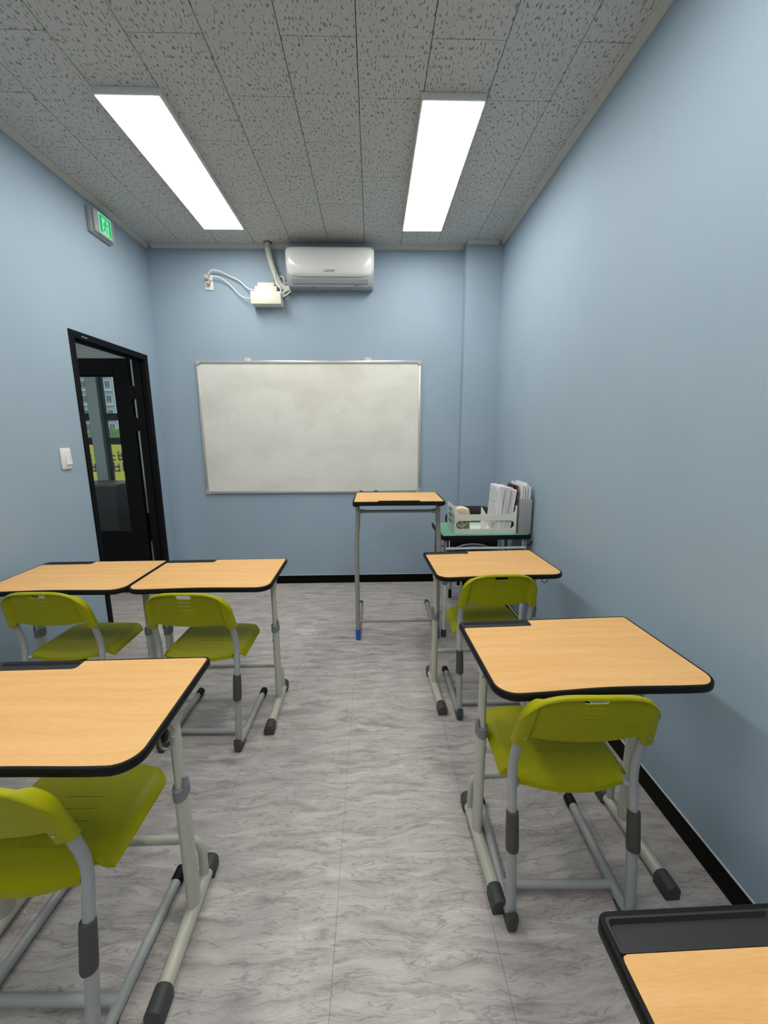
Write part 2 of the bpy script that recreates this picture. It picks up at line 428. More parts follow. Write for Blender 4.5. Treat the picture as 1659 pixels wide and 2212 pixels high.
# baseboards
def baseboard(name, x0, x1, y0, y1, top, label):
    o = struct(box(name, 'baseboard', None, x0, x1, y0, y1, 0.0005, 0.078, 0.002, 1), label)
    box('caulk_line', 'caulk', o, *top, 0.078, 0.0815)
BT = 0.009
baseboard('baseboard_right', XR - BT, XR, YB, PIL_Y, (XR - 0.005, XR, YB, PIL_Y), 'black baseboard along the right wall')
baseboard('baseboard_front', XL, PIL_X, D - BT, D, (XL, PIL_X, D - 0.005, D), 'black baseboard under the whiteboard')
baseboard('baseboard_pillar', PIL_X, XR - BT, PIL_Y - BT, PIL_Y, (PIL_X, XR - BT, PIL_Y - 0.005, PIL_Y), 'black baseboard around the pillar')
baseboard('baseboard_left', XL, XL + BT, YB, DOOR_Y0, (XL, XL + 0.005, YB, DOOR_Y0), 'black baseboard along the left wall')

# ------------------------------------------------------------------ door
dr = tag(thing('door_1', 'black steel door with a tall glass pane, standing open outward', None, (0, 0, 0)), kind='structure')
fw = 0.043
bm = bmesh.new()
xa, xb = XL - WT - 0.002, XL + 0.008
add_box(bm, xa, xb, DOOR_Y0, DOOR_Y0 + fw, 0, DOOR_Z, 0.002, 1)
add_box(bm, xa, xb, DOOR_Y1 - fw, DOOR_Y1, 0, DOOR_Z, 0.002, 1)
add_box(bm, xa, xb, DOOR_Y0 + fw, DOOR_Y1 - fw, DOOR_Z - fw, DOOR_Z, 0.002, 1)
add_box(bm, XL - 0.05, XL - 0.035, DOOR_Y1 - fw - 0.014, DOOR_Y1 - fw, 0, DOOR_Z - fw)   # stop bead
add_box(bm, XL - 0.05, XL - 0.035, DOOR_Y0 + fw, DOOR_Y1 - fw, DOOR_Z - fw - 0.014, DOOR_Z - fw)
fr = finish(bm, 'door_frame', 'black_frame', dr)
box('maker_plate', 'steel', fr, XL + 0.008, XL + 0.0086, 2.83, 2.885, DOOR_Z - 0.028, DOOR_Z - 0.022)
box('gasket', 'aluminium', fr, XL - WT - 0.011, XL - WT - 0.0085, DOOR_Y0 + fw - 0.004, DOOR_Y0 + fw + 0.001, 0.45, DOOR_Z - 0.12)
LX1, LX0, LYa, LYb, LZ = -2.006, -2.80, 3.60, 3.64, 2.035
gx0, gx1, gz0, gz1 = LX0 + 0.13, -2.132, 0.566, 1.903
bm = bmesh.new()
add_box(bm, LX0, gx0, LYa, LYb, 0.008, LZ, 0.002, 1); add_box(bm, gx1, LX1, LYa, LYb, 0.008, LZ, 0.002, 1)
add_box(bm, gx0, gx1, LYa, LYb, gz1, LZ, 0.002, 1); add_box(bm, gx0, gx1, LYa, LYb, 0.008, gz0, 0.002, 1)
for (a, b, c, d_) in ((gx0, gx1, gz1 - 0.012, gz1), (gx0, gx1, gz0, gz0 + 0.012), (gx0, gx0 + 0.012, gz0, gz1), (gx1 - 0.012, gx1, gz0, gz1)):
    add_box(bm, a, b, LYa + 0.006, LYb - 0.006, c, d_)
leaf = finish(bm, 'door_leaf', 'black_frame', dr)
box('glass_pane', 'glass', leaf, gx0 + 0.004, gx1 - 0.004, LYa + 0.017, LYa + 0.023, gz0 + 0.004, gz1 - 0.004)
bm = bmesh.new(); add_tube(bm, fillet([(LX0 + 0.06, LYa - 0.0, 1.0), (LX0 + 0.06, LYa - 0.05, 1.0), (LX0 + 0.18, LYa - 0.05, 1.0)], 0.015), 0.009, 10)
finish(bm, 'door_handle', 'black_frame', leaf)
for zz in (1.76, 1.50, 0.25):
    bm = bmesh.new(); add_box(bm, LX1 - 0.002, XL - WT + 0.006, LYa - 0.02, LYa - 0.006, zz - 0.05, zz + 0.05, 0.002, 1)
    add_tube(bm, [(-1.982, LYa - 0.016, zz - 0.06), (-1.982, LYa - 0.016, zz + 0.06)], 0.010, 10)
    finish(bm, 'hinge', 'black_frame', dr)

# ------------------------------------------------------------------ corridor beyond the door
HX0 = -5.2; HY1 = 5.5
struct(sheet_box('floor_corridor', 'floor', HX0, XL - WT, YB, HY1, -0.10, 0.0), 'grey vinyl floor of the corridor outside the door')
struct(sheet_box('ceiling_corridor', 'moulding', HX0, XL - WT, YB, HY1, ZC, ZC + 0.1), 'corridor ceiling')
struct(sheet_box('wall_corridor_left', 'hall_wall', HX0 - 0.1, HX0, YB, HY1, -0.1, ZC + 0.1), 'far wall of the corridor')
bm = bmesh.new()
WZ0, WZ1 = 0.62, 2.35
add_box(bm, HX0, -5.0, HY1, HY1 + 0.15, -0.1, ZC + 0.1); add_box(bm, -3.63, -3.49, HY1, HY1 + 0.15, -0.1, ZC + 0.1)
add_box(bm, -3.18, XL, HY1, HY1 + 0.15, -0.1, ZC + 0.1)
for a, b in ((-5.0, -3.63), (-3.49, -3.18)):
    add_box(bm, a, b, HY1, HY1 + 0.15, -0.1, WZ0); add_box(bm, a, b, HY1, HY1 + 0.15, WZ1, ZC + 0.1)
struct(finish(bm, 'wall_corridor_front', 'hall_wall'), 'pale corridor wall with windows, seen through the door')
struct(sheet_box('wall_corridor_return', 'hall_wall', XL - WT, XL, D + 0.15, HY1, -0.1, ZC + 0.1), 'corridor side wall past the classroom')
for i, (a, b) in enumerate(((-5.0, -3.63), (-3.49, -3.18))):
    w = tag(thing('window_%d' % (i + 1), 'corridor window with black frame and crossbars', None, ((a + b) / 2, HY1 + 0.06, 0)), kind='structure')
    hw = (b - a) / 2; bm = bmesh.new()
    ft = 0.025
    add_box(bm, -hw, -hw + ft, 0, 0.05, WZ0, WZ1); add_box(bm, hw - ft * 0.5, hw, 0, 0.05, WZ0, WZ1)
    for za, zb in ((WZ0, WZ0 + 0.03), (WZ1 - 0.03, WZ1), (1.60, 1.69), (1.29, 1.38)): add_box(bm, -hw, hw, 0, 0.05, za, zb)
    finish(bm, 'window_frame', 'black_frame', w)
    for za, zb in ((WZ0 + 0.03, 1.29), (1.38, 1.60), (1.69, WZ1 - 0.03)):
        box('pane', 'glass', w, -hw + ft, hw - ft * 0.5, 0.02, 0.026, za, zb)
# ceiling panel lights, plus an unseen one added to light the corridor
def ceiling_lamp(loc, label, group):
    t = thing('ceiling_light', label, 'ceiling light', loc, 0, group)
    bm = bmesh.new(); add_box(bm, -0.150, 0.150, -0.625, 0.625, -0.0315, 0.0, 0.003, 2)
    b = finish(bm, 'housing', 'lamp_body', t)
    bm = bmesh.new(); add_box(bm, -0.143, 0.143, -0.617, 0.617, -0.034, -0.030, 0.002, 2); finish(bm, 'diffuser', 'led', t)
    return t
G = 'flat panel ceiling lights'
lamp = ceiling_lamp((-1.094, 2.825, ZC), 'glowing white panel light on the ceiling nearer the door wall', G)
dup(lamp, (0.393, 2.825, ZC), 0, 'glowing white panel light on the ceiling nearer the long right wall', G)
dup(lamp, (-1.094, 0.92, ZC), 0, 'panel light on the ceiling over the rear desks on the door side', G)
dup(lamp, (0.393, 0.92, ZC), 0, 'panel light on the ceiling over the rear desks on the right-hand side', G)
dup(lamp, (-1.094, -1.36, ZC), 0, 'panel light on the ceiling at the back of the room on the door side', G)
dup(lamp, (0.393, -1.36, ZC), 0, 'panel light on the ceiling at the back of the room on the right-hand side', G)
dup(lamp, (-3.6, 3.3, ZC), 0, 'unseen panel light added on the corridor ceiling to light the corridor outside the door', G)  # out of view, added as a light source for the corridor
# corridor counter with board, seen dark through the pane
struct(box('baseboard_corridor', 'baseboard', None, -3.18, XL - WT, HY1 - 0.012, HY1, 0.0005, 0.38), 'black skirting under the corridor windows')
c = thing('counter', 'dark low counter below the corridor windows', 'counter', (-3.70, 5.2, 0))
box('body', 'hall_dark', c, -0.75, 0.62, -0.22, 0.24, 0, 0.80, 0.004, 1); box('worktop', 'hall_board', c, -0.77, 0.64, -0.24, 0.26, 0.80, 0.83, 0.004, 1)
for i in range(3): box('cabinet_door', 'hall_dark', c, -0.74 + i * 0.455, -0.30 + i * 0.455, -0.232, -0.221, 0.06, 0.77, 0.002, 1)
# outside: yellow banner, hedge, building
b = thing('banner', 'yellow banner with black lettering outside the corridor window', 'banner', (-3.9, 7.2, 0))
box('sheet', 'banner_yellow', b, -1.6, 1.6, 0, 0.01, 0.45, 1.25)
for xx in (-1.62, 1.62): tube('pole', 'facade_grey', b, [(xx, 0.01, -6.0), (xx, 0.01, 1.4)], 0.025, 8)
for row, zz in enumerate((1.05, 0.86)):
    x = -1.5
    while x < 1.4:
        w = random.uniform(0.07, 0.11); bm = bmesh.new()
        add_box(bm, x, x + w, -0.006, -0.001, zz, zz + 0.025); add_box(bm, x, x + 0.02, -0.006, -0.001, zz - 0.06, zz + 0.09)
        if random.random() < 0.6: add_box(bm, x + w - 0.02, x + w, -0.006, -0.001, zz - 0.07, zz + 0.07)
        if random.random() < 0.6: add_box(bm, x, x + w, -0.006, -0.001, zz - 0.07, zz - 0.045)
        finish(bm, 'letter', 'banner_ink', b); x += w + 0.05
hd = thing('hedge', 'green hedge outside below the far building', 'hedge', (-9.0, 15.0, -6.0))
bm = bmesh.new(); bmesh.ops.create_icosphere(bm, subdivisions=5, radius=1.0)
for v in bm.verts:
    v.co = Vector((v.co.x * 5.0, v.co.y * 1.2, 3.6 + v.co.z * 3.9)) * (1 + 0.03 * math.sin(v.co.x * 31) * math.cos(v.co.z * 27 + v.co.y * 19))
finish(bm, 'foliage', 'hedge_green', hd); tube('trunk', 'hall_board', hd, [(0, 0, 0), (0, 0, 1.5)], 0.2)
struct(sheet_box('ground', 'asphalt', -120, 30, HY1 + 0.2, 120, -6.2, -6.0), 'asphalt outside')
bd = thing('apartment_building', 'pale apartment block with cream stripes seen through the corridor window', 'building', (-55.0, 90.0, -6.0))
box('wall', 'facade_white', bd, -15, 15, 0, 10, 0, 30)
wm = None
for i in range(-2, 3):
    xb = i * 5.0
    box('cream_stripe', 'facade_cream', bd, xb - 1.45, xb - 0.75, -0.25, 0.0, 0, 30)
    box('grey_bay', 'facade_grey', bd, xb - 0.70, xb + 1.30, -0.12, 0.0, 0, 30)
    for j in range(7):
        z = 3.0 + j * 2.9
        for x, wide in ((xb - 2.3, 0.7), (xb + 0.3, 1.2), (xb + 2.1, 0.8)):
            if wm is None:
                w = box('window', 'facade_white', bd, -0.5, 0.5, -0.20, 0.0, -0.85, 0.85); wm = w.data
                pm = box('pane', 'facade_glass', w, -0.42, -0.03, -0.23, -0.20, -0.77, 0.77).data
                p2 = link(pm, 'pane', None, w); p2.location = (0.45, 0, 0)
            else:
                w = link(wm, 'window', None, bd); link(pm, 'pane', None, w); p2 = link(pm, 'pane', None, w); p2.location = (0.45, 0, 0)
            w.location = (x, 0, z); w.scale = (wide, 1, 1)
        rb = box('balcony', 'facade_white', bd, xb - 0.6, xb + 1.2, -0.7, -0.12, z - 1.25, z - 1.13)
        for k in range(7): box('baluster', 'facade_white', rb, xb - 0.58 + k * 0.29, xb - 0.54 + k * 0.29, -0.68, -0.64, z - 1.13, z - 0.45)

# ================================================================== WALL FITTINGS
# whiteboard
wb = thing('whiteboard', 'large white marker board in an aluminium frame on the front wall', 'whiteboard', (-0.5425, D, 0))
hw, z0, z1 = 0.982, 0.880, 2.046
box('panel', 'board', wb, -hw + 0.012, hw - 0.012, -0.012, -0.004, z0 + 0.012, z1 - 0.012)
box('backing', 'alu_corner', wb, -hw + 0.01, hw - 0.01, -0.004, -0.001, z0 + 0.01, z1 - 0.01)
fwid = 0.024
def rail(x0, x1, za, zb): box('frame_rail', 'aluminium', wb, x0, x1, -0.020, -0.001, za, zb, 0.003, 2)
rail(-hw + 0.035, hw - 0.035, z1 - fwid, z1); rail(-hw + 0.035, hw - 0.035, z0, z0 + fwid)
rail(-hw, -hw + fwid, z0 + 0.035, z1 - 0.035); rail(hw - fwid, hw, z0 + 0.035, z1 - 0.035)
for sx in (-1, 1):
    for zz, sz in ((z0, 1), (z1, -1)):
        e = hw + 0.002
        pts = [(sx * e, zz - sz * 0.002), (sx * (e - 0.042), zz - sz * 0.002), (sx * (e - 0.042), zz + sz * 0.026), (sx * (e - 0.028), zz + sz * 0.026), (sx * (e - 0.028), zz + sz * 0.042), (sx * e, zz + sz * 0.042)]
        prism('corner_cap', 'alu_corner', wb, pts, -0.023, -0.0005, 0.002, axis='y')
for mx in (0.436, 0.572): box('rail_clip', 'vent_dark', wb, mx - 0.017, mx + 0.017, -0.026, -0.0195, z0 + 0.012, z0 + 0.022, 0.001, 1)
for hx in (-0.532, 0.512):
    h_ = box('hanger', 'white_plastic', wb, hx - 0.026, hx + 0.026, -0.014, -0.001, z1 - 0.004, z1 + 0.022, 0.002, 1)
    for dx in (-0.014, 0.0, 0.014):
        bm = bmesh.new(); add_tube(bm, [(hx + dx, -0.014, z1 + 0.012), (hx + dx, -0.0155, z1 + 0.012)], 0.0035, 8); finish(bm, 'screw', 'vent_dark', h_)

# air conditioner
ac = thing('air_conditioner', 'white wall-mounted split air conditioner under the ceiling', 'air conditioner', (-0.326, D, 0))
hw = 0.357
prof = [(-0.002, 2.612), (-0.002, 2.892), (-0.150, 2.892), (-0.178, 2.80), (-0.182, 2.70), (-0.168, 2.650), (-0.120, 2.606)]
bm = bmesh.new(); add_prism(bm, prof, -hw + 0.008, hw - 0.010, 0.004, axis='x'); finish(bm, 'body', 'ac_body', ac)
# front cover: rounded curved shell
bm = bmesh.new(); nx, nz = 40, 20; grid = []
def ac_y(t): return -0.183 - 0.030 * math.sin(math.pi * min(1, 0.12 + t * 0.80)) + 0.075 * max(0, (t - 0.80) / 0.20) ** 2 + 0.012 * max(0, (0.12 - t) / 0.12) ** 2
ztop, zbot = 2.903, 2.662
for j in range(nz + 1):
    t = j / nz; t = 0.5 - 0.5 * math.cos(math.pi * t); row = []
    for i in range(nx + 1):
        s = -1 + 2 * i / nx; s = math.copysign(1 - (1 - abs(s)) ** 1.6, s)
        zz = zbot + (ztop - zbot) * t
        # rounded silhouette corners
        rc = 0.040; dd = min(zz - zbot, ztop - zz); ex = hw * (1 - 0.02 * (1 - t)) - (rc - math.sqrt(max(0, rc * rc - (rc - dd) ** 2)) if dd < rc else 0)
        yy = ac_y(t) + 0.045 * abs(s) ** 14
        row.append((s * ex, yy, zz))
    grid.append(row)
fr_ = [[bm.verts.new(p) for p in r] for r in grid]; bk = [[bm.verts.new((p[0] * 0.985, p[1] + 0.02, p[2])) for p in r] for r in grid]
for j in range(nz):
    for i in range(nx):
        bm.faces.new((fr_[j][i], fr_[j][i + 1], fr_[j + 1][i + 1], fr_[j + 1][i])); bm.faces.new((bk[j][i + 1], bk[j][i], bk[j + 1][i], bk[j + 1][i + 1]))
for j in range(nz):
    bm.faces.new((fr_[j + 1][0], bk[j + 1][0], bk[j][0], fr_[j][0])); bm.faces.new((fr_[j][nx], bk[j][nx], bk[j + 1][nx], fr_[j + 1][nx]))
for i in range(nx):
    bm.faces.new((fr_[0][i], bk[0][i], bk[0][i + 1], fr_[0][i + 1])); bm.faces.new((fr_[nz][i + 1], bk[nz][i + 1], bk[nz][i], fr_[nz][i]))
finish(bm, 'front_cover', 'ac_gloss', ac, 32)
# louvre, dark slot and sensor window on the sloping lower lip
n_ = Vector((0, -(2.650 - 2.606), -0.048)).normalized()
def lip(u, off): return (-0.168 + 0.048 * u + n_.y * off, 2.650 - 0.044 * u + n_.z * off)
bm = bmesh.new(); q = [lip(0.02, 0.001), lip(0.60, 0.001), lip(0.60, 0.0035), lip(0.02, 0.0035)]; add_prism(bm, q, -0.31, 0.30, axis='x'); lv = finish(bm, 'louvre', 'ac_body', ac)
bm = bmesh.new(); q = [lip(0.60, 0.0005), lip(0.67, 0.0005), lip(0.67, 0.002), lip(0.60, 0.002)]; add_prism(bm, q, -0.305, 0.298, axis='x'); finish(bm, 'air_slot', 'vent_dark', ac)
for xs in (-0.309, 0.299):
    bm = bmesh.new(); q = [lip(0.02, 0.0005), lip(0.62, 0.0005), lip(0.62, 0.002), lip(0.02, 0.002)]; add_prism(bm, q, xs, xs + 0.003, axis='x'); finish(bm, 'slot_edge', 'vent_dark', ac)
bm = bmesh.new(); q = [lip(0.78, 0.0005), lip(0.90, 0.0005), lip(0.90, 0.0015), lip(0.78, 0.0015)]; add_prism(bm, q, 0.19, 0.232, axis='x'); finish(bm, 'display_window', 'logo_grey', ac)
for xs in (-0.16, 0.12):
    box('clip', 'logo_grey', ac, xs, xs + 0.02, -0.10, -0.085, 2.603, 2.608)
def text_mesh(name, body, size, mat, parent, loc, rot, shear=0.0, ext=0.0005):
    cu = bpy.data.curves.new(name, 'FONT'); cu.body = body; cu.size = size; cu.shear = shear; cu.extrude = ext; cu.align_x = 'CENTER'; cu.resolution_u = 3
    o = bpy.data.objects.new(name, cu); COL.objects.link(o); bpy.context.view_layer.update()
    me = bpy.data.meshes.new_from_object(o.evaluated_get(bpy.context.evaluated_depsgraph_get()))
    bpy.data.objects.remove(o); bpy.data.curves.remove(cu)
    q = link(me, name, mat, parent); q.location = loc; q.rotation_euler = rot; return q
zt = 2.690; tt = (zt - zbot) / (ztop - zbot); tt2 = (zt + 0.03 - zbot) / (ztop - zbot)
text_mesh('logo', 'Carrier', 0.030, 'logo_grey', ac, (-0.008, ac_y((tt + tt2) / 2) - 0.0035, zt), (math.radians(90) - math.atan2(ac_y(tt) - ac_y(tt2), 0.03) * -1 * -1, 0, 0), 0.35)

# outlet with two plugs
ou = thing('wall_outlet', 'white double socket plate with two plugs, left of the cable box', 'outlet', (-1.358, D, 2.67))
box('plate', 'white_plastic', ou, -0.034, 0.034, -0.010, -0.0005, -0.060, 0.060, 0.003, 2)
for zz, xx in ((0.022, -0.006), (-0.016, 0.002)):
    bm = bmesh.new(); add_tube(bm, [(xx, -0.010, zz), (xx, -0.013, zz)], 0.021, 16); finish(bm, 'socket', 'white_plastic', ou)
    bm = bmesh.new(); add_tube(bm, fillet([(xx, -0.012, zz), (xx, -0.038, zz), (xx + 0.016, -0.044, zz + 0.022)], 0.012), [0.016] + [0.0155] * 6 + [0.008, 0.007], 12); finish(bm, 'plug', 'plug_beige', ou)
# two cords
def wallpt(px, py, pz): return (px, py, pz)
cd = tube('power_cord', 'cable_white', None, fillet([(-1.348, D - 0.044, 2.714), (-1.325, D - 0.046, 2.752), (-1.26, D - 0.04, 2.752), (-1.18, D - 0.02, 2.715), (-1.09, D - 0.03, 2.675), (-1.03, D - 0.045, 2.610), (-0.962, D - 0.055, 2.595)], 0.05), 0.0052, 8)
tag(cd, 'upper white cord from the wall socket to the top of the cable box', 'cord', 'cords from the wall socket')
cd = tube('power_cord', 'cable_white', None, fillet([(-1.340, D - 0.044, 2.678), (-1.315, D - 0.046, 2.706), (-1.25, D - 0.04, 2.700), (-1.18, D - 0.025, 2.650), (-1.11, D - 0.03, 2.570), (-1.05, D - 0.05, 2.535), (-0.990, D - 0.06, 2.532)], 0.05), 0.0052, 8)
tag(cd, 'lower white cord sagging from the wall socket to the cable box', 'cord', 'cords from the wall socket')
# cable box (cream, stepped)
cb = thing('cable_box', 'cream plastic stepped cable box on the wall left of the air conditioner', 'cable box', (-0.865, D, 2.51))
box('cover', 'cream_plastic', cb, -0.125, 0.122, -0.115, -0.002, -0.035, 0.062, 0.004, 2)
box('step', 'cream_plastic', cb, -0.100, 0.082, -0.062, -0.002, 0.060, 0.118, 0.003, 2)
box('neck', 'cream_plastic', cb, -0.080, 0.060, -0.045, -0.002, 0.117, 0.150, 0.003, 2)
for xx in (-0.060, 0.025): box('latch', 'cream_plastic', cb, xx, xx + 0.034, -0.070, -0.060, 0.058, 0.066, 0.001, 1)
# insulated pipe
pp = thing('refrigerant_pipe', 'thick pale wrapped pipe from the ceiling hole to the air conditioner', 'pipe', (-0.842, D, ZC))
P0 = [(0, -0.060, 0.013), (0, -0.060, -0.05), (0.015, -0.045, -0.13), (0.050, -0.045, -0.24), (0.090, -0.050, -0.32), (0.135, -0.055, -0.352), (0.172, -0.06, -0.345)]
tube('pipe', 'pipe_wrap', pp, fillet(P0, 0.05), 0.0235, 14)
bm = bmesh.new(); add_tube(bm, [(0.004, -0.060, -0.0004), (0.004, -0.060, -0.0030)], 0.033, 20); finish(bm, 'ceiling_hole', 'vent_dark', pp)
for nm, mt, r, pts in (
    ('wire', 'cable_white', 0.006, [(0.046, -0.072, -0.22), (0.058, -0.078, -0.30), (0.092, -0.080, -0.345), (0.098, -0.080, -0.380), (0.098, -0.08, -0.395)]),
    ('wire', 'cable_white', 0.0045, [(0.075, -0.04, -0.255), (0.105, -0.05, -0.248), (0.122, -0.055, -0.275), (0.118, -0.06, -0.315), (0.140, -0.05, -0.298), (0.172, -0.04, -0.300)]),
    ('wire', 'cable_dark', 0.006, [(0.055, -0.04, -0.315), (0.085, -0.04, -0.350), (0.130, -0.045, -0.360)]),
    ('wire', 'cable_white', 0.0055, [(0.050, -0.05, -0.300), (0.065, -0.055, -0.330), (0.110, -0.05, -0.352)]),
    ('drain_hose', 'pipe_wrap', 0.0115, [(0.170, -0.07, -0.362), (0.138, -0.075, -0.368), (0.112, -0.07, -0.385), (0.105, -0.07, -0.420)]),
    ('wire', 'cable_white', 0.005, [(0.178, -0.08, -0.375), (0.150, -0.085, -0.400), (0.112, -0.07, -0.412)]),
    ('wire', 'cable_dark', 0.004, [(0.182, -0.07, -0.380), (0.150, -0.075, -0.405), (0.108, -0.06, -0.425)])):
    tube(nm, mt, pp, fillet(pts, 0.03), r, 8)

# exit sign
ex = thing('exit_sign', 'small green lit running-man exit sign high on the left wall', 'exit sign', (XL, 3.158, 2.812))
bm = bmesh.new(); add_box(bm, 0.0005, 0.030, -0.112, 0.112, -0.076, 0.076, 0.004, 2); add_box(bm, 0.028, 0.052, -0.104, 0.104, -0.070, 0.070, 0.008, 3)
finish(bm, 'housing', 'sign_housing', ex)
box('light_panel', 'sign_white', ex, 0.0515, 0.0530, -0.066, 0.066, -0.062, 0.062)
def sgn(name, mat, pts, x0=0.0530, x1=0.0536): prism(name, mat, ex, pts, x0, x1, axis='x')
sgn('pictogram_field', 'sign_green', [(-0.058, -0.054), (0.058, -0.054), (0.058, 0.054), (-0.058, 0.054)])
sgn('pictogram_door', 'sign_white', [(-0.034, -0.054), (0.036, -0.054), (0.036, 0.042), (-0.034, 0.042)], 0.0536, 0.0540)
def limb(pts, w):
    bm = bmesh.new()
    for a, b_ in zip(pts[:-1], pts[1:]):
        a, b_ = Vector(a), Vector(b_); t_ = (b_ - a).normalized() * w; nn = Vector((-t_.y, t_.x))
        q = [a - t_ * 0.6 + nn, a - t_ * 0.6 - nn, b_ + t_ * 0.6 - nn, b_ + t_ * 0.6 + nn]; add_prism(bm, [(v.x, v.y) for v in q], 0.0540, 0.0545, axis='x')
    finish(bm, 'pictogram_figure', 'sign_green', ex)
sgn('pictogram_figure', 'sign_green', [(0.006 + 0.009 * math.cos(k * math.pi / 6), 0.030 + 0.009 * math.sin(k * math.pi / 6)) for k in range(12)], 0.0540, 0.0545)
limb([(0.002, 0.015), (-0.004, -0.010)], 0.0075); limb([(0.002, 0.012), (0.020, 0.004), (0.026, 0.014)], 0.0035); limb([(0.0, 0.014), (-0.017, 0.008), (-0.020, -0.008)], 0.0035)
limb([(-0.002, -0.012), (0.014, -0.024), (0.010, -0.046)], 0.0042); limb([(-0.006, -0.012), (-0.012, -0.030), (-0.028, -0.038)], 0.0042)
# light switch
sw = thing('light_switch', 'white rocker light switch plate beside the door', 'light switch', (XL, 2.544, 1.279))
box('plate', 'white_plastic', sw, 0.0003, 0.010, -0.040, 0.040, -0.063, 0.063, 0.003, 2)
rk = prism('rocker', 'white_plastic', sw, [(0.009, 0.045), (0.014, 0.044), (0.018, -0.036), (0.009, -0.040)], -0.012, 0.034, 0.001, axis='y')
rk.data.transform(Matrix(((1, 0, 0, 0), (0, 1, 0, 0), (0, 0, 1, 0), (0, 0, 0, 1))))
box('indicator_slot', 'box_grey', rk, 0.0155, 0.0168, 0.020, 0.023, -0.016, 0.010)

# ================================================================== STUDENT DESK
DW, DD = 0.318, 0.217      # half width / half depth
def desk_outline(ins):
    rr = [max(0.004, 0.062 - ins), max(0.004, 0.062 - ins), max(0.004, 0.020 - ins * 0.8), max(0.004, 0.020 - ins * 0.8)]
    x0, x1, y0, y1 = -DW + ins, DW - ins, -DD + ins, DD - ins
    o = rrect(x0, x1, y0, y1, rr, 8)
    # insert a shallow belly curve along the near edge (between corner 0 and corner 1)
    a, b = o[8], o[9]; ins_pts = []
    for k in range(1, 12):
        t = k / 12; ins_pts.append((a[0] + (b[0] - a[0]) * t, a[1] + 0.009 * math.sin(math.pi * t) ** 2))
    return o[:9] + ins_pts + o[9:]
RUN_X = 0.2725; POST_X = 0.2725; PY = 0.040
def make_desk(H, label, loc, rz, group, hook=True):
    t = thing('student_desk', label, 'desk', loc, rz, group)
    ins = 0.0085; outer, inner = desk_outline(0.0), desk_outline(ins)
    TL, TDp = 0.258, 0.052       # tray length and depth measured from the outer corner
    # black moulded edge and underside
    bm = bmesh.new()
    n = len(outer); zb, zt_, zc_ = H - 0.0225, H, H - 0.008
    lo2 = desk_outline(0.003)
    vb = [bm.verts.new((x, y, zb)) for x, y in lo2]; vm = [bm.verts.new((x, y, zb + 0.004)) for x, y in outer]; vt = [bm.verts.new((x, y, zt_ - 0.004)) for x, y in outer]
    v2 = [bm.verts.new((x, y, zt_ - 0.0008)) for x, y in desk_outline(0.0025)]; vi = [bm.verts.new((x, y, zt_ - 0.0008)) for x, y in inner]; vd = [bm.verts.new((x, y, zc_)) for x, y in inner]
    for A, B in ((vb, vm), (vm, vt), (vt, v2), (v2, vi), (vi, vd)):
        for i in range(n): bm.faces.new((A[i], A[(i + 1) % n], B[(i + 1) % n], B[i]))
    bm.faces.new(vb[::-1]); bm.faces.new(vd)
    finish(bm, 'edge_moulding', 'black_plastic', t)
    # laminate panel with the tray notch
    g = 0.0004; po = desk_outline(ins + g)
    nx_, ny_ = -DW + TL, DD - TDp
    keep = [p for p in po if not (p[0] < nx_ and p[1] > ny_)]
    # order: find where the notch belongs (after last back point, before left edge start)
    idx = max(i for i, p in enumerate(keep) if p[1] > ny_ and p[0] >= nx_)
    r_ = 0.012
    notch = [(nx_, DD - ins - g)] + [(nx_ - r_ + r_ * math.cos(math.radians(a)), ny_ + r_ + r_ * math.sin(math.radians(a)) - 0.0) for a in ()] 
    notch += [(nx_, ny_ + r_), (nx_ - 0.3 * r_, ny_ + 0.3 * r_), (nx_ - r_, ny_), (-DW + ins + g + 0.008, ny_), (-DW + ins + g + 0.002, ny_ - 0.002), (-DW + ins + g, ny_ - 0.008)]
    panel_pts = keep[:idx + 1] + notch + keep[idx + 1:]
    bm = bmesh.new()
    lo = [bm.verts.new((x, y, zc_)) for x, y in panel_pts]; hi = [bm.verts.new((x, y, H - 0.0006)) for x, y in panel_pts]
    m = len(panel_pts)
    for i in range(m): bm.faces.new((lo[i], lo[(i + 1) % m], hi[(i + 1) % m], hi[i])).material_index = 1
    top = bm.faces.new(hi); bm.faces.new(lo[::-1])
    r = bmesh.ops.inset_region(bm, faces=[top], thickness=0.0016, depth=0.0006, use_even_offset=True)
    for f in r['faces']: f.material_index = 1  # rim coloured pale as a painted highlight around the wood
    finish(bm, 'tabletop', ['wood', 'painted_edge_highlight'], t, 20)
    # pencil tray
    bm = bmesh.new(); x0, x1, y0, y1 = -DW + ins + 0.0006, nx_ - 0.0006, ny_ + 0.0006, DD - ins - 0.0006
    a = rrect(x0, x1, y0, y1, [0.003, 0.010, 0.002, 0.007], 4); b_ = rrect(x0 + 0.004, x1 - 0.006, y0 + 0.004, y1 - 0.003, 0.006, 4); c_ = rrect(x0 + 0.008, x1 - 0.010, y0 + 0.007, y1 - 0.006, 0.005, 4)
    va = [bm.verts.new((x, y, zc_)) for x, y in a]; vb2 = [bm.verts.new((x, y, H)) for x, y in a]; vc = [bm.verts.new((x, y, H)) for x, y in b_]; ve = [bm.verts.new((x, y, zc_ + 0.0015)) for x, y in c_]
    k = len(a)
    for A, B in ((va, vb2), (vb2, vc), (vc, ve)):
        for i in range(k): bm.faces.new((A[i], A[(i + 1) % k], B[(i + 1) % k], B[i]))
    bm.faces.new(ve); bm.faces.new(va[::-1]); finish(bm, 'pencil_tray', 'tray_black', t)
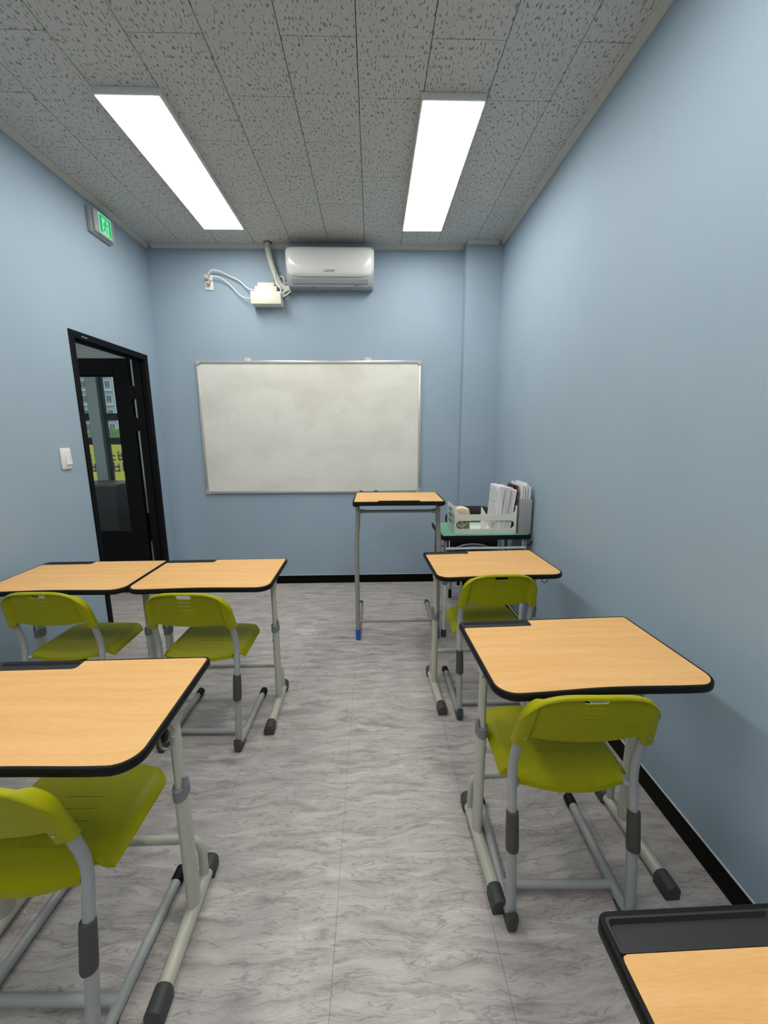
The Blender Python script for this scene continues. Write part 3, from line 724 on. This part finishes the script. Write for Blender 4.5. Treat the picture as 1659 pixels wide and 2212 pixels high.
    # runner, posts, collars, brackets on both sides
    for s in (-1, 1):
        X = s * POST_X
        rn = tube('runner', 'frame_beige', t, [(s * RUN_X, -0.190, 0.025), (s * RUN_X, 0.165, 0.025)], 0.0205, 16)
        for ya, yb in ((-0.207, -0.147), (0.134, 0.182)):
            pts = [(-0.0225, 0.0), (0.0225, 0.0), (0.0235, 0.030), (0.017, 0.043), (0.007, 0.0485), (-0.007, 0.0485), (-0.017, 0.043), (-0.0235, 0.030)]
            bm = bmesh.new(); add_prism(bm, [(p[0] + s * RUN_X, p[1]) for p in pts], ya, yb, 0.003, axis='y'); finish(bm, 'runner_cap', 'collar_grey' if False else 'dark_cap', t)
        tube('lower_post', 'frame_beige', t, [(X, PY, 0.030), (X, PY, 0.435)], 0.0165, 16, 0.0285)
        tube('upper_post', 'frame_beige', t, [(X, PY, 0.40), (X, PY, H - 0.050)], 0.0125, 16, 0.0225)
        cl = tube('collar', 'collar_grey', t, [(X, PY, 0.418), (X, PY, 0.424), (X, PY, 0.452), (X, PY, 0.456)], [0.0195, 0.0205, 0.0200, 0.016], 16, [0.0315, 0.0325, 0.0318, 0.027])
        bm = bmesh.new(); add_prism(bm, [(PY - 0.020, 0.45), (PY + 0.004, 0.452), (PY, 0.475), (PY - 0.012, 0.482)], X + s * 0.0125, X + s * 0.0185, axis='x'); finish(bm, 'collar_tab', 'collar_grey', cl)
        bm = bmesh.new(); add_tube(bm, [(X - s * 0.016, PY, 0.36), (X - s * 0.019, PY, 0.36)], 0.007, 10); finish(bm, 'bolt', 'steel', t)
        # gusset carrying the top
        q = [(PY - 0.15, H - 0.0230), (PY + 0.12, H - 0.0230), (PY + 0.115, H - 0.042), (PY + 0.030, H - 0.062), (PY + 0.0235, H - 0.10), (PY - 0.0235, H - 0.10), (PY - 0.040, H - 0.062), (PY - 0.145, H - 0.042)]
        bm = bmesh.new(); add_prism(bm, q, X - 0.013, X + 0.013, 0.002, axis='x'); finish(bm, 'bracket', 'frame_beige', t)
        # bag hook with black knob
        if s < 0 or not hook: continue
        hk = tube('hook', 'frame_grey', t, fillet([(X + s * 0.004, -0.040, H - 0.062), (X + s * 0.006, -0.045, H - 0.105), (X + s * 0.034, -0.045, H - 0.105), (X + s * 0.040, -0.043, H - 0.070)], 0.022), 0.0035, 8)
        bm = bmesh.new(); add_tube(bm, [(X + s * 0.013, -0.040, H - 0.068), (X + s * 0.022, -0.040, H - 0.068)], [0.014, 0.010], 10, ry=[0.020, 0.016], ref=(0, 1, 0)); finish(bm, 'knob', 'black_plastic', t)
    # bent stretcher standing on the runners
    tube('stretcher', 'frame_beige', t, fillet([(-RUN_X, 0.122, 0.040), (-RUN_X, 0.122, 0.172), (RUN_X, 0.122, 0.172), (RUN_X, 0.122, 0.040)], 0.05), 0.0135, 12, ref=(0, 1, 0))
    return t

GD = 'beech-top student desks'
d72 = make_desk(0.742, 'near right student desk, its beech top whole in view, against the long wall', (0.634, 1.186, 0), 2.2, GD)
dup(d72, (0.634, 0.252, 0), 0.7, 'student desk cut off by the bottom right corner, black pencil tray up close', GD)
dup(d72, (-0.821, 0.962, 0), 0.8, 'student desk cut off by the left edge in the row nearest the camera', GD)
d73 = make_desk(0.745, 'far right student desk beside the tall standing desk', (0.612, 2.072, 0), 2.4, GD)
d735 = make_desk(0.752, 'left-row student desk next to the aisle, joined to another desk', (-0.783, 1.947, 0), 0.6, GD, False)
dup(d735, (-1.4225, 1.942, 0), 0.6, 'student desk against the left wall below the light switch', GD)

# ================================================================== LIME CHAIR
def smooth(t): t = max(0.0, min(1.0, t)); return t * t * (3 - 2 * t)
def make_chair(label, loc, rz, group):
    t = thing('student_chair', label, 'chair', loc, rz, group)
    # ---- backrest
    hw = 0.1935; inner_w = 0.150
    xs = [-1, -0.992, -0.97, -0.93, -0.88, -0.83, -0.79, -0.772, -0.75, -0.71, -0.6, -0.48, -0.36, -0.24, -0.12]
    xs = xs + [0.0] + [-v for v in xs[::-1]]
    ts = [0, 0.02, 0.06, 0.12, 0.2, 0.3, 0.42, 0.54, 0.65, 0.74, 0.82, 0.88, 0.915, 0.925, 0.936, 0.95, 0.962, 0.975, 0.987, 0.995, 1.0]
    def ztop(s): return 0.668 + 0.107 * (1 - abs(s) ** 3.6) ** 0.5
    def zbot(s):
        a = abs(s); mid = 0.598 + 0.012 * (a / 0.77) ** 2
        return mid * (1 - smooth((a - 0.77) / 0.035)) + 0.588 * smooth((a - 0.77) / 0.035)
    def pt(s, tt, back):
        zb_, zt2 = zbot(s), ztop(s); z = zb_ + (zt2 - zb_) * tt
        y = 0.046 - 0.27 * (z - 0.585) - 0.015 * (1 - s * s)
        a = abs(s)
        side = smooth((a - 0.755) / 0.07); rim = smooth((tt - 0.922) / 0.028) * (1 - 0.8 * side)
        dz = (zt2 - z); edge_t = min(1.0, max(dz, 0) / 0.012); edge_s = min(1.0, (1 - a) * hw / 0.014)
        rnd = math.sqrt(max(0.0, 1 - (1 - edge_t) ** 2)) * math.sqrt(max(0.0, 1 - (1 - edge_s) ** 2))
        fr_off = 0.014 * side
        bk_off = 0.004 + 0.018 * max(rim, 0) + 0.015 * side
        midl = (fr_off - bk_off) / 2; half = (fr_off + bk_off) / 2
        return (s * hw * (1 - 0.10 * max(0, z - 0.585) / 0.18), y + midl + (half if not back else -half) * (0.25 + 0.75 * rnd), z)
    bm = bmesh.new()
    A = [[bm.verts.new(pt(s, q, False)) for s in xs] for q in ts]; B = [[bm.verts.new(pt(s, q, True)) for s in xs] for q in ts]
    nr, nc = len(ts), len(xs)
    for j in range(nr - 1):
        for i in range(nc - 1):
            bm.faces.new((A[j][i], A[j + 1][i], A[j + 1][i + 1], A[j][i + 1])); bm.faces.new((B[j][i], B[j][i + 1], B[j + 1][i + 1], B[j + 1][i]))
    for j in range(nr - 1):
        bm.faces.new((A[j][0], B[j][0], B[j + 1][0], A[j + 1][0])); bm.faces.new((A[j][-1], A[j + 1][-1], B[j + 1][-1], B[j][-1]))
    for i in range(nc - 1):
        bm.faces.new((A[0][i], A[0][i + 1], B[0][i + 1], B[0][i])); bm.faces.new((A[-1][i], B[-1][i], B[-1][i + 1], A[-1][i + 1]))
    back = finish(bm, 'backrest', 'lime', t, 45)
    cut = []
    c1 = bmesh.new(); add_prism(c1, stadium(0.064, 0.0175, 0, 0.7490), -0.2, 0.2, axis='y'); cut.append(c1)
    for zz in (0.7240, 0.7035, 0.6830):
        c1 = bmesh.new(); add_prism(c1, stadium(0.054, 0.0028, 0, zz, 3), -0.2, 0.2, axis='y'); cut.append(c1)
    carve(back, cut)
    for s in (-1, 1):
        x_, y_, z_ = pt(s * 0.875, 0.20, True)
        bm = bmesh.new(); add_tube(bm, [(x_, y_ + 0.002, z_), (x_, y_ - 0.0015, z_), (x_, y_ - 0.0025, z_)], [0.0042, 0.0042, 0.002], 10); finish(bm, 'rivet', 'steel', back)
    # ---- seat shell
    ss = [-1, -0.985, -0.96, -0.92, -0.87, -0.8, -0.7, -0.55, -0.38, -0.2]; ss = ss + [0] + [-v for v in ss[::-1]]
    vs_ = [0, 0.02, 0.05, 0.09, 0.12, 0.145, 0.165, 0.2, 0.27, 0.35, 0.44, 0.54, 0.64, 0.74, 0.82, 0.88, 0.92, 0.95, 0.975, 0.99, 1.0]
    def seat(s, v, under):
        a = abs(s)
        yr = 0.042 + 0.030 * a ** 2.2; yf = 0.425 - 0.030 * a ** 5
        w = 0.150 + 0.006 * smooth(v / 0.1) + 0.036 * smooth((v - 0.122) / 0.04)
        if v > 0.85: w -= 0.030 * ((v - 0.85) / 0.15) ** 2.5
        wing = smooth((v - 0.125) / 0.03)
        z = 0.438 - 0.010 * (1 - a * a) * math.sin(math.pi * min(1, 0.15 + v)) - 0.004 * v
        roll = max(0, (a - 0.84) / 0.16)
        z -= wing * (0.036 - 0.014 * v) * roll ** 1.8
        z += (1 - wing) * (-0.004 * roll)
        z -= 0.028 * max(0, (v - 0.90) / 0.10) ** 2
        yy = yr + (yf - yr) * v
        if under: z -= 0.006 + 0.010 * (1 - smooth(v / 0.06))
        return (s * w, yy, z)
    bm = bmesh.new()
    A = [[bm.verts.new(seat(s, v, False)) for s in ss] for v in vs_]; B = [[bm.verts.new(seat(s, v, True)) for s in ss] for v in vs_]
    nr, nc = len(vs_), len(ss)
    for j in range(nr - 1):
        for i in range(nc - 1):
            bm.faces.new((A[j][i], A[j][i + 1], A[j + 1][i + 1], A[j + 1][i])); bm.faces.new((B[j][i], B[j + 1][i], B[j + 1][i + 1], B[j][i + 1]))
    for j in range(nr - 1):
        bm.faces.new((A[j][0], A[j + 1][0], B[j + 1][0], B[j][0])); bm.faces.new((A[j][-1], B[j][-1], B[j + 1][-1], A[j + 1][-1]))
    for i in range(nc - 1):
        bm.faces.new((A[0][i], B[0][i], B[0][i + 1], A[0][i + 1])); bm.faces.new((A[-1][i], A[-1][i + 1], B[-1][i + 1], B[-1][i]))
    st = finish(bm, 'seat', 'lime', t, 50)
    cut = []
    for yy, x0, x1 in ((0.150, -0.055, 0.075), (0.185, -0.06, 0.07), (0.220, -0.07, 0.06), (0.255, -0.065, 0.065), (0.290, -0.05, 0.06)):
        c1 = bmesh.new(); add_box(c1, x0, x1, yy - 0.0009, yy + 0.0009, 0.40, 0.46); cut.append(c1)
    carve(st, cut)
    # ---- frame
    LX = 0.1745
    for s in (-1, 1):
        X = s * LX
        tube('upper_tube', 'frame_grey', t, fillet([(X, 0.036, 0.26), (X, 0.074, 0.478), (X * 0.985, 0.044, 0.592), (X * 0.92, 0.014, 0.69)], [0, 0.05, 0.02, 0]), 0.0132, 14)
        tube('leg', 'frame_grey', t, fillet([(X, 0.048, 0.315), (X, 0.006, 0.030), (X, 0.060, 0.022), (X, 0.405, 0.022)], [0, 0.035, 0.02, 0], 8), 0.0150, 14)
        tube('sleeve', 'sleeve', t, [(X, 0.031, 0.238), (X, 0.032, 0.245), (X, 0.046, 0.338), (X, 0.0475, 0.352)], [0.0178, 0.0190, 0.0180, 0.0168], 16)
        # rear boot: wedge-shaped cap at the corner
        bm = bmesh.new()
        bt = [(-0.012, 0.082), (-0.019, 0.060), (-0.018, 0.012), (-0.012, 0.0), (0.010, 0.0), (0.040, 0.0), (0.058, 0.005), (0.058, 0.018), (0.030, 0.022), (0.020, 0.040), (0.014, 0.070)]
        bt = [(-0.0150, 0.070), (-0.0185, 0.050), (-0.0185, 0.020), (-0.013, 0.003), (-0.006, 0.0), (0.020, 0.0), (0.060, 0.0), (0.072, 0.004), (0.066, 0.012), (0.030, 0.018), (0.010, 0.036), (-0.004, 0.060)]
        add_prism(bm, bt, X - 0.0145, X + 0.0145, 0.005, axis='x'); finish(bm, 'foot_cap', 'dark_cap', t)
        tube('runner_cap', 'black_plastic', t, [(X, 0.375, 0.0205), (X, 0.380, 0.0205), (X, 0.418, 0.0205), (X, 0.424, 0.0205)], [0.0165, 0.0185, 0.0185, 0.013], 14, [0.0165, 0.0200, 0.0200, 0.013])
        tube('seat_bracket', 'frame_grey', t, fillet([(X, 0.062, 0.420), (X * 0.80, 0.10, 0.414), (X * 0.78, 0.34, 0.412)], 0.03), 0.010, 10)
    tube('crossbar', 'frame_grey', t, [(-LX, 0.098, 0.024), (LX, 0.098, 0.024)], 0.0130, 12, ref=(0, 0, 1))
    tube('seat_crossbar', 'frame_grey', t, [(-LX * 0.79, 0.20, 0.411), (LX * 0.79, 0.20, 0.411)], 0.009, 10, ref=(0, 0, 1))
    return t
GC = 'lime plastic student chairs'
ch = make_chair('lime green chair at the near right desk, against the long wall', (0.566, 0.932, 0), -1.7, GC)
dup(ch, (0.602, 1.827, 0), 0.3, 'lime green chair at the far right desk, half hidden by the desk before it', GC)
dup(ch, (-0.797, 1.655, 0), -1.4, 'lime green chair at the left-row desk next to the aisle', GC)
dup(ch, (-1.418, 1.688, 0), -1.0, 'lime green chair at the desk against the left wall', GC)
dup(ch, (-0.824, 0.706, 0), -2.0, 'lime green chair cut off by the lower left edge, nearest the camera', GC)

# ================================================================== STANDING DESK (LECTERN)
pd = thing('standing_desk', 'tall narrow standing desk with beech top and blue foot caps, before the whiteboard', 'standing desk', (0.165, 2.66, 0), -0.4)
H = 1.003; ya, yb = -0.150, 0.262; hw = 0.291
bm = bmesh.new(); add_prism(bm, rrect(-hw, hw, ya, yb, 0.018, 5), H - 0.026, H - 0.002, 0.005); finish(bm, 'edge_moulding', 'black_plastic', pd)
o = prism('tabletop', ['wood', 'painted_edge_highlight'], pd, rrect(-hw + 0.011, hw - 0.011, ya + 0.011, yb - 0.011, 0.008, 4), H - 0.006, H, 0, side_mi=1)  # panel sides carry the same painted highlight colour
lp = [(-0.150, ya + 0.002), (0.150, ya + 0.002), (0.115, ya + 0.026), (-0.115, ya + 0.026)]
bm = bmesh.new(); add_prism(bm, [(-0.155, H - 0.010), (0.155, H - 0.010), (0.125, H + 0.0045), (-0.125, H + 0.0045)], ya + 0.0005, ya + 0.016, 0.001, axis='y'); finish(bm, 'book_stop', 'black_plastic', pd)
for s in (-1, 1):
    X = s * 0.277
    tube('post', 'frame_podium', pd, fillet([(s * 0.266, -0.012, H - 0.030), (s * 0.264, -0.008, H - 0.14), (s * 0.277, 0.0, 0.70), (X, 0.0, 0.020), (X, 0.03, 0.020)], [0, 0.04, 0.1, 0.01, 0]), 0.0158, 14)
    tube('runner', 'frame_podium', pd, [(X, 0.0, 0.0195), (X, 0.590, 0.0195)], 0.0150, 12)
    bm = bmesh.new(); add_tube(bm, [(X, 0, 0.0), (X, 0, 0.004), (X, 0, 0.075), (X, 0, 0.078)], [0.013, 0.0165, 0.0172, 0.0165], 14); finish(bm, 'foot_cap', 'blue_cap', pd)
    tube('runner_cap', 'dark_cap', pd, [(X, 0.555, 0.0195), (X, 0.560, 0.0195), (X, 0.602, 0.0195), (X, 0.606, 0.0195)], [0.0165, 0.0185, 0.0185, 0.014], 12)
    box('bracket', 'black_plastic', pd, s * 0.277 - 0.017, s * 0.277 + 0.017, -0.030, 0.20, H - 0.052, H - 0.0262, 0.002, 1)
    bm = bmesh.new(); add_tube(bm, fillet([(s * 0.252, -0.020, H - 0.070), (s * 0.250, -0.024, H - 0.098), (s * 0.262, -0.026, H - 0.092)], 0.01), 0.003, 8); finish(bm, 'hook', 'steel', pd)
tube('upper_rail', 'frame_podium', pd, [(-0.262, -0.008, H - 0.088), (-0.235, -0.008, H - 0.088), (-0.215, -0.008, H - 0.088), (0.215, -0.008, H - 0.088), (0.235, -0.008, H - 0.088), (0.262, -0.008, H - 0.088)], [0.020, 0.014, 0.0105, 0.0105, 0.014, 0.020], 12, ref=(0, 0, 1))
tube('lower_rail', 'frame_podium', pd, [(-0.277, 0.0, 0.137), (0.277, 0.0, 0.137)], 0.0095, 12, ref=(0, 0, 1))

# ================================================================== GREEN-TOPPED DESK
td = thing('teacher_desk', 'green-topped desk with black rim in the far right corner', 'desk', (0.765, 2.885, 0), 0.8)
H = 0.740; hw = 0.308; hd_ = 0.222
bm = bmesh.new(); add_prism(bm, rrect(-hw, hw, -hd_, hd_, 0.022, 5), H - 0.030, H - 0.001, 0.005); finish(bm, 'edge_moulding', 'black_plastic', td)
prism('tabletop', ['green_top', 'green_edge'], td, rrect(-hw + 0.012, hw - 0.012, -hd_ + 0.012, hd_ - 0.012, 0.012, 4), H - 0.005, H, 0, side_mi=1)
for s in (-1, 1):
    X = s * 0.275
    for sy, yy in ((-1, -0.195), (1, 0.185)):
        tube('upper_post', 'collar_grey', td, [(X, yy, 0.42), (X, yy, H - 0.030)], 0.0125, 12)
        tube('leg', 'white_steel' if sy < 0 else 'frame_grey', td, [(X, yy, 0.030), (X, yy, 0.410)], 0.0145, 12)
        tube('collar', 'collar_grey', td, [(X, yy, 0.390), (X, yy, 0.394), (X, yy, 0.428), (X, yy, 0.434)], [0.0165, 0.0190, 0.0200, 0.0165], 12)
        tube('foot_cap', 'dark_cap', td, [(X, yy, 0.0), (X, yy, 0.005), (X, yy, 0.055)], [0.0135, 0.0180, 0.0175], 12)
    tube('side_rail', 'frame_grey', td, [(X, -0.195, 0.115), (X, 0.185, 0.115)], 0.009, 10)
    box('rod', 'white_steel', td, X - s * 0.022 - 0.003, X - s * 0.022 + 0.003, -0.212, -0.204, H - 0.090, H - 0.030)
    bm = bmesh.new(); add_tube(bm, fillet([(X + s * 0.012, -0.190, H - 0.075), (X + s * 0.042, -0.190, H - 0.078), (X + s * 0.046, -0.190, H - 0.050)], 0.012), 0.0035, 8); finish(bm, 'hook', 'black_plastic', td)
tube('front_rail', 'white_steel', td, [(-0.275, -0.205, H - 0.092), (0.275, -0.205, H - 0.092)], 0.0085, 10, ref=(0, 0, 1))
# black office chair behind it
oc = thing('office_chair', 'black padded chair tucked behind the green-topped desk', 'chair', (0.835, 3.24, 0), 0)
bm = bmesh.new(); n1, n2 = 16, 12; A, B = [], []
for j in range(n2 + 1):
    tq = j / n2; ra, rb = [], []
    for i in range(n1 + 1):
        s = -1 + 2 * i / n1
        zt2 = 0.815 - 0.075 * abs(s) ** 3.5; zb_ = 0.475 + 0.05 * abs(s) ** 2.0 * 0
        z = zb_ + (zt2 - zb_) * tq; w = 0.232 - 0.02 * (1 - tq)
        th = 0.020 * math.sqrt(max(0.02, 1 - abs(s) ** 6)) * math.sqrt(max(0.02, 1 - abs(2 * tq - 1) ** 8))
        y = 0.09 + 0.10 * (z - 0.47) + 0.02 - 0.03 * (s * s) 
        ra.append(bm.verts.new((s * w, y - th, z))); rb.append(bm.verts.new((s * w, y + th, z)))
    A.append(ra); B.append(rb)
for j in range(n2):
    for i in range(n1):
        bm.faces.new((A[j][i], A[j][i + 1], A[j + 1][i + 1], A[j + 1][i])); bm.faces.new((B[j][i + 1], B[j][i], B[j + 1][i], B[j + 1][i + 1]))
    bm.faces.new((A[j][0], A[j + 1][0], B[j + 1][0], B[j][0])); bm.faces.new((A[j + 1][n1], A[j][n1], B[j][n1], B[j + 1][n1]))
for i in range(n1):
    bm.faces.new((A[0][i + 1], A[0][i], B[0][i], B[0][i + 1])); bm.faces.new((A[n2][i], A[n2][i + 1], B[n2][i + 1], B[n2][i]))
finish(bm, 'backrest', 'chair_black', oc)
bm = bmesh.new(); add_prism(bm, rrect(-0.225, 0.225, -0.34, 0.10, 0.06, 6), 0.400, 0.455, 0.02); finish(bm, 'seat', 'chair_black', oc)
for s in (-1, 1):
    for yy, yf in ((-0.27, -0.30), (0.08, 0.135)):
        tube('leg', 'frame_grey', oc, [(s * 0.165, yy, 0.405), (s * 0.168, yf, 0.06)], 0.0105, 10)
        tube('foot_cap', 'black_plastic', oc, [(s * 0.168, yf - (0.0), 0.0), (s * 0.168, yf, 0.006), (s * 0.168, yf, 0.085)], [0.011, 0.0155, 0.0135], 10)
    tube('back_support', 'chair_grey', oc, fillet([(s * 0.14, 0.06, 0.405), (s * 0.14, 0.125, 0.42), (s * 0.14, 0.145, 0.60)], 0.03), 0.010, 10)
tube('arched_bar', 'chair_grey', oc, fillet([(-0.20, 0.060, 0.43), (-0.10, 0.062, 0.490), (0.0, 0.064, 0.502), (0.10, 0.062, 0.490), (0.20, 0.060, 0.43)], 0.06), 0.011, 10, ref=(0, 1, 0))

# ------------------------------------------------------------------ things on the green desk
H = 0.740
bk_ = thing('storage_basket', 'white plastic basket with slotted front on the green desk', 'basket', (0.765, 2.70, H + 0.0006), 0.8)
hw = 0.213; dp = 0.255; th = 0.0035
fp = prism('front_panel', 'basket_white', bk_, rrect(-hw, hw, 0.0, 0.195, [0.010, 0.010, 0.002, 0.002], 4), 0.0, th, 0.001, axis='y')
c1 = bmesh.new(); add_prism(c1, stadium(0.398, 0.056, -0.003, 0.066, 10), -0.05, 0.05, axis='y')
c2 = bmesh.new(); add_prism(c2, rrect(-hw + 0.014, hw - 0.012, 0.138, 0.40, [0.034, 0.034, 0.002, 0.002], 6), -0.05, 0.05, axis='y')
carve(fp, [c1, c2])
box('back_rail', 'basket_white', bk_, -hw, hw, dp - th, dp, 0.0, 0.022, 0.001, 1)
box('bottom', 'basket_white', bk_, -hw + th, hw - th, th, dp - th, 0.0, th)
sp = box('side_panel', 'basket_white', bk_, -hw, -hw + th, th, dp - th, 0.0, 0.190, 0.001, 1)
for k in range(3): box('sticker', 'blue_sticker', sp, -hw - 0.0006, -hw, 0.09, 0.20, 0.060 + 0.042 * k, 0.080 + 0.042 * k)
box('side_panel', 'basket_white', bk_, hw - th, hw, th, dp - th, 0.0, 0.190, 0.001, 1)
for xx in (-0.108, 0.004, 0.105):
    pts = [(0.004, 0.0036), (dp - 0.006, 0.0036), (dp - 0.006, 0.118), (0.055, 0.152), (0.004, 0.160)]
    bm = bmesh.new(); add_prism(bm, [(0.004, 0.0036), (0.135, 0.0036), (0.135, 0.165), (0.120, 0.165), (0.004, 0.132)] if xx != -0.108 else [(0.004, 0.0036), (0.115, 0.0036), (0.115, 0.10), (0.004, 0.10)], xx - 0.0012, xx + 0.0012, axis='x')
    finish(bm, 'divider', 'basket_white', bk_)
BX, BY = 0.765, 2.70
# pouch
pc = thing('tissue_pouch', 'small cream pouch with a green pattern at the left end of the basket', 'pouch', (BX - 0.157, BY + 0.012, H + 0.0048), 0.8)
box('patterned_body', 'pouch_pattern', pc, -0.042, 0.045, 0.0, 0.09, 0.0, 0.130, 0.008, 3)
bm = bmesh.new(); add_box(bm, -0.046, 0.047, -0.002, 0.092, 0.128, 0.172, 0.004, 2)
bmesh.ops.subdivide_edges(bm, edges=bm.edges[:], cuts=2)
for v in bm.verts: v.co += Vector((0.003 * math.sin(v.co.y * 90 + v.co.z * 60), 0.003 * math.sin(v.co.x * 80), 0.005 * math.sin(v.co.x * 70 + 1.5) * (v.co.z > 0.15)))
finish(bm, 'cream_flap', 'pouch_cream', pc)
# booklets leaning in the basket
def booklet(label, x_, thick, h_, dpt, lean, cover, y_=0.012, printed=False, cat='booklet', nm='booklet'):
    t = thing(nm, label, cat, (x_, BY + y_, H + 0.0046), 0.8, 'documents in the basket'); t.rotation_euler = (0, math.radians(lean), math.radians(0.8))
    box('page_block', 'pages', t, 0.0012, thick - 0.0012, 0.001, dpt, 0.0, h_, 0)
    box('cover', cover, t, 0.0, 0.0012, 0.0, dpt, 0.0, h_ + 0.002)
    box('cover', cover, t, thick - 0.0012, thick, 0.0, dpt, 0.0, h_ + 0.002)
    if printed: box('printed_sheet', 'printed', t, -0.0014, -0.0003, 0.012, dpt - 0.01, 0.02, h_ - 0.01)
    return t
booklet('leftmost leaning booklet with a printed grey cover in the white basket', 0.832, 0.034, 0.320, 0.205, 4.0, 'paper', printed=True)
booklet('middle leaning white booklet in the white basket', 0.868, 0.034, 0.314, 0.205, 5.5, 'paper')
booklet('rightmost leaning white booklet in the basket, beside the clipboard', 0.904, 0.032, 0.300, 0.205, 7.0, 'paper')
# clipboard
cl = thing('clipboard', 'brown clipboard with a black clip behind the white booklets', 'clipboard', (0.9400, BY + 0.030, H + 0.0048), 0.8); cl.rotation_euler = (0, math.radians(8.5), math.radians(0.8))
prism('board', 'clip_brown', cl, rrect(0.0, 0.215, 0.0, 0.325, 0.012, 4), 0.0, 0.004, 0.0008, axis='x')
box('clip', 'black_plastic', cl, -0.012, 0.0, 0.035, 0.145, 0.285, 0.318, 0.003, 2)
box('clip_lever', 'steel', cl, -0.018, -0.012, 0.05, 0.13, 0.296, 0.304, 0.002, 1)
# grey magazine box with papers
mb = thing('file_holder', 'grey upright file holder beside the basket on the green desk', 'file holder', (1.0345, 2.700, H + 0.0006), 0.8)
bm = bmesh.new(); w2, dp2, h2 = 0.0425, 0.24, 0.240
prism('front_panel', 'box_grey', mb, rrect(-w2, w2, 0.0, h2, [0.008, 0.008, 0.002, 0.002], 4), 0, 0.003, 0.0008, axis='y')
bm.free()
for s in (-1, 1):
    q = [(0.003, 0.001), (dp2, 0.001), (dp2, 0.30), (0.12, 0.30), (0.003, h2 - 0.004)]
    bm = bmesh.new(); add_prism(bm, [(0.003, 0.001), (dp2, 0.001), (dp2, h2 - 0.03), (0.003, h2 - 0.004)], s * w2 - (0.003 if s > 0 else 0), s * w2 + (0.003 if s < 0 else 0), axis='x'); finish(bm, 'side_panel', 'box_grey', mb)
box('bottom', 'box_grey', mb, -w2 + 0.003, w2 - 0.003, 0.003, dp2, 0.0005, 0.003); box('back_panel', 'box_grey', mb, -w2 + 0.003, w2 - 0.003, dp2 - 0.003, dp2, 0.003, h2 - 0.03)
labs = ['leftmost paper sheaf', 'second paper sheaf from the left', 'third paper sheaf from the left', 'rightmost paper sheaf']
for k, (xx, tk, hh, ln, mt) in enumerate(((0.9985, 0.011, 0.330, 1.2, 'paper'), (1.0125, 0.012, 0.322, 1.0, 'paper_blue'), (1.0275, 0.010, 0.335, 1.6, 'paper'), (1.0410, 0.016, 0.318, 2.2, 'paper'))):
    t = thing('paper_sheaf', labs[k] + ' standing in the grey file holder', 'papers', (xx, 2.709, H + 0.0046), 0.8, 'papers in the grey file holder'); t.rotation_euler = (0, math.radians(ln), math.radians(0.8))
    box('page_block', 'pages', t, 0.0008, tk - 0.0006, 0.0, 0.20, 0.0, hh); box('top_sheet', mt, t, 0.0, 0.0008, 0.004, 0.212, 0.0, hh + 0.008)
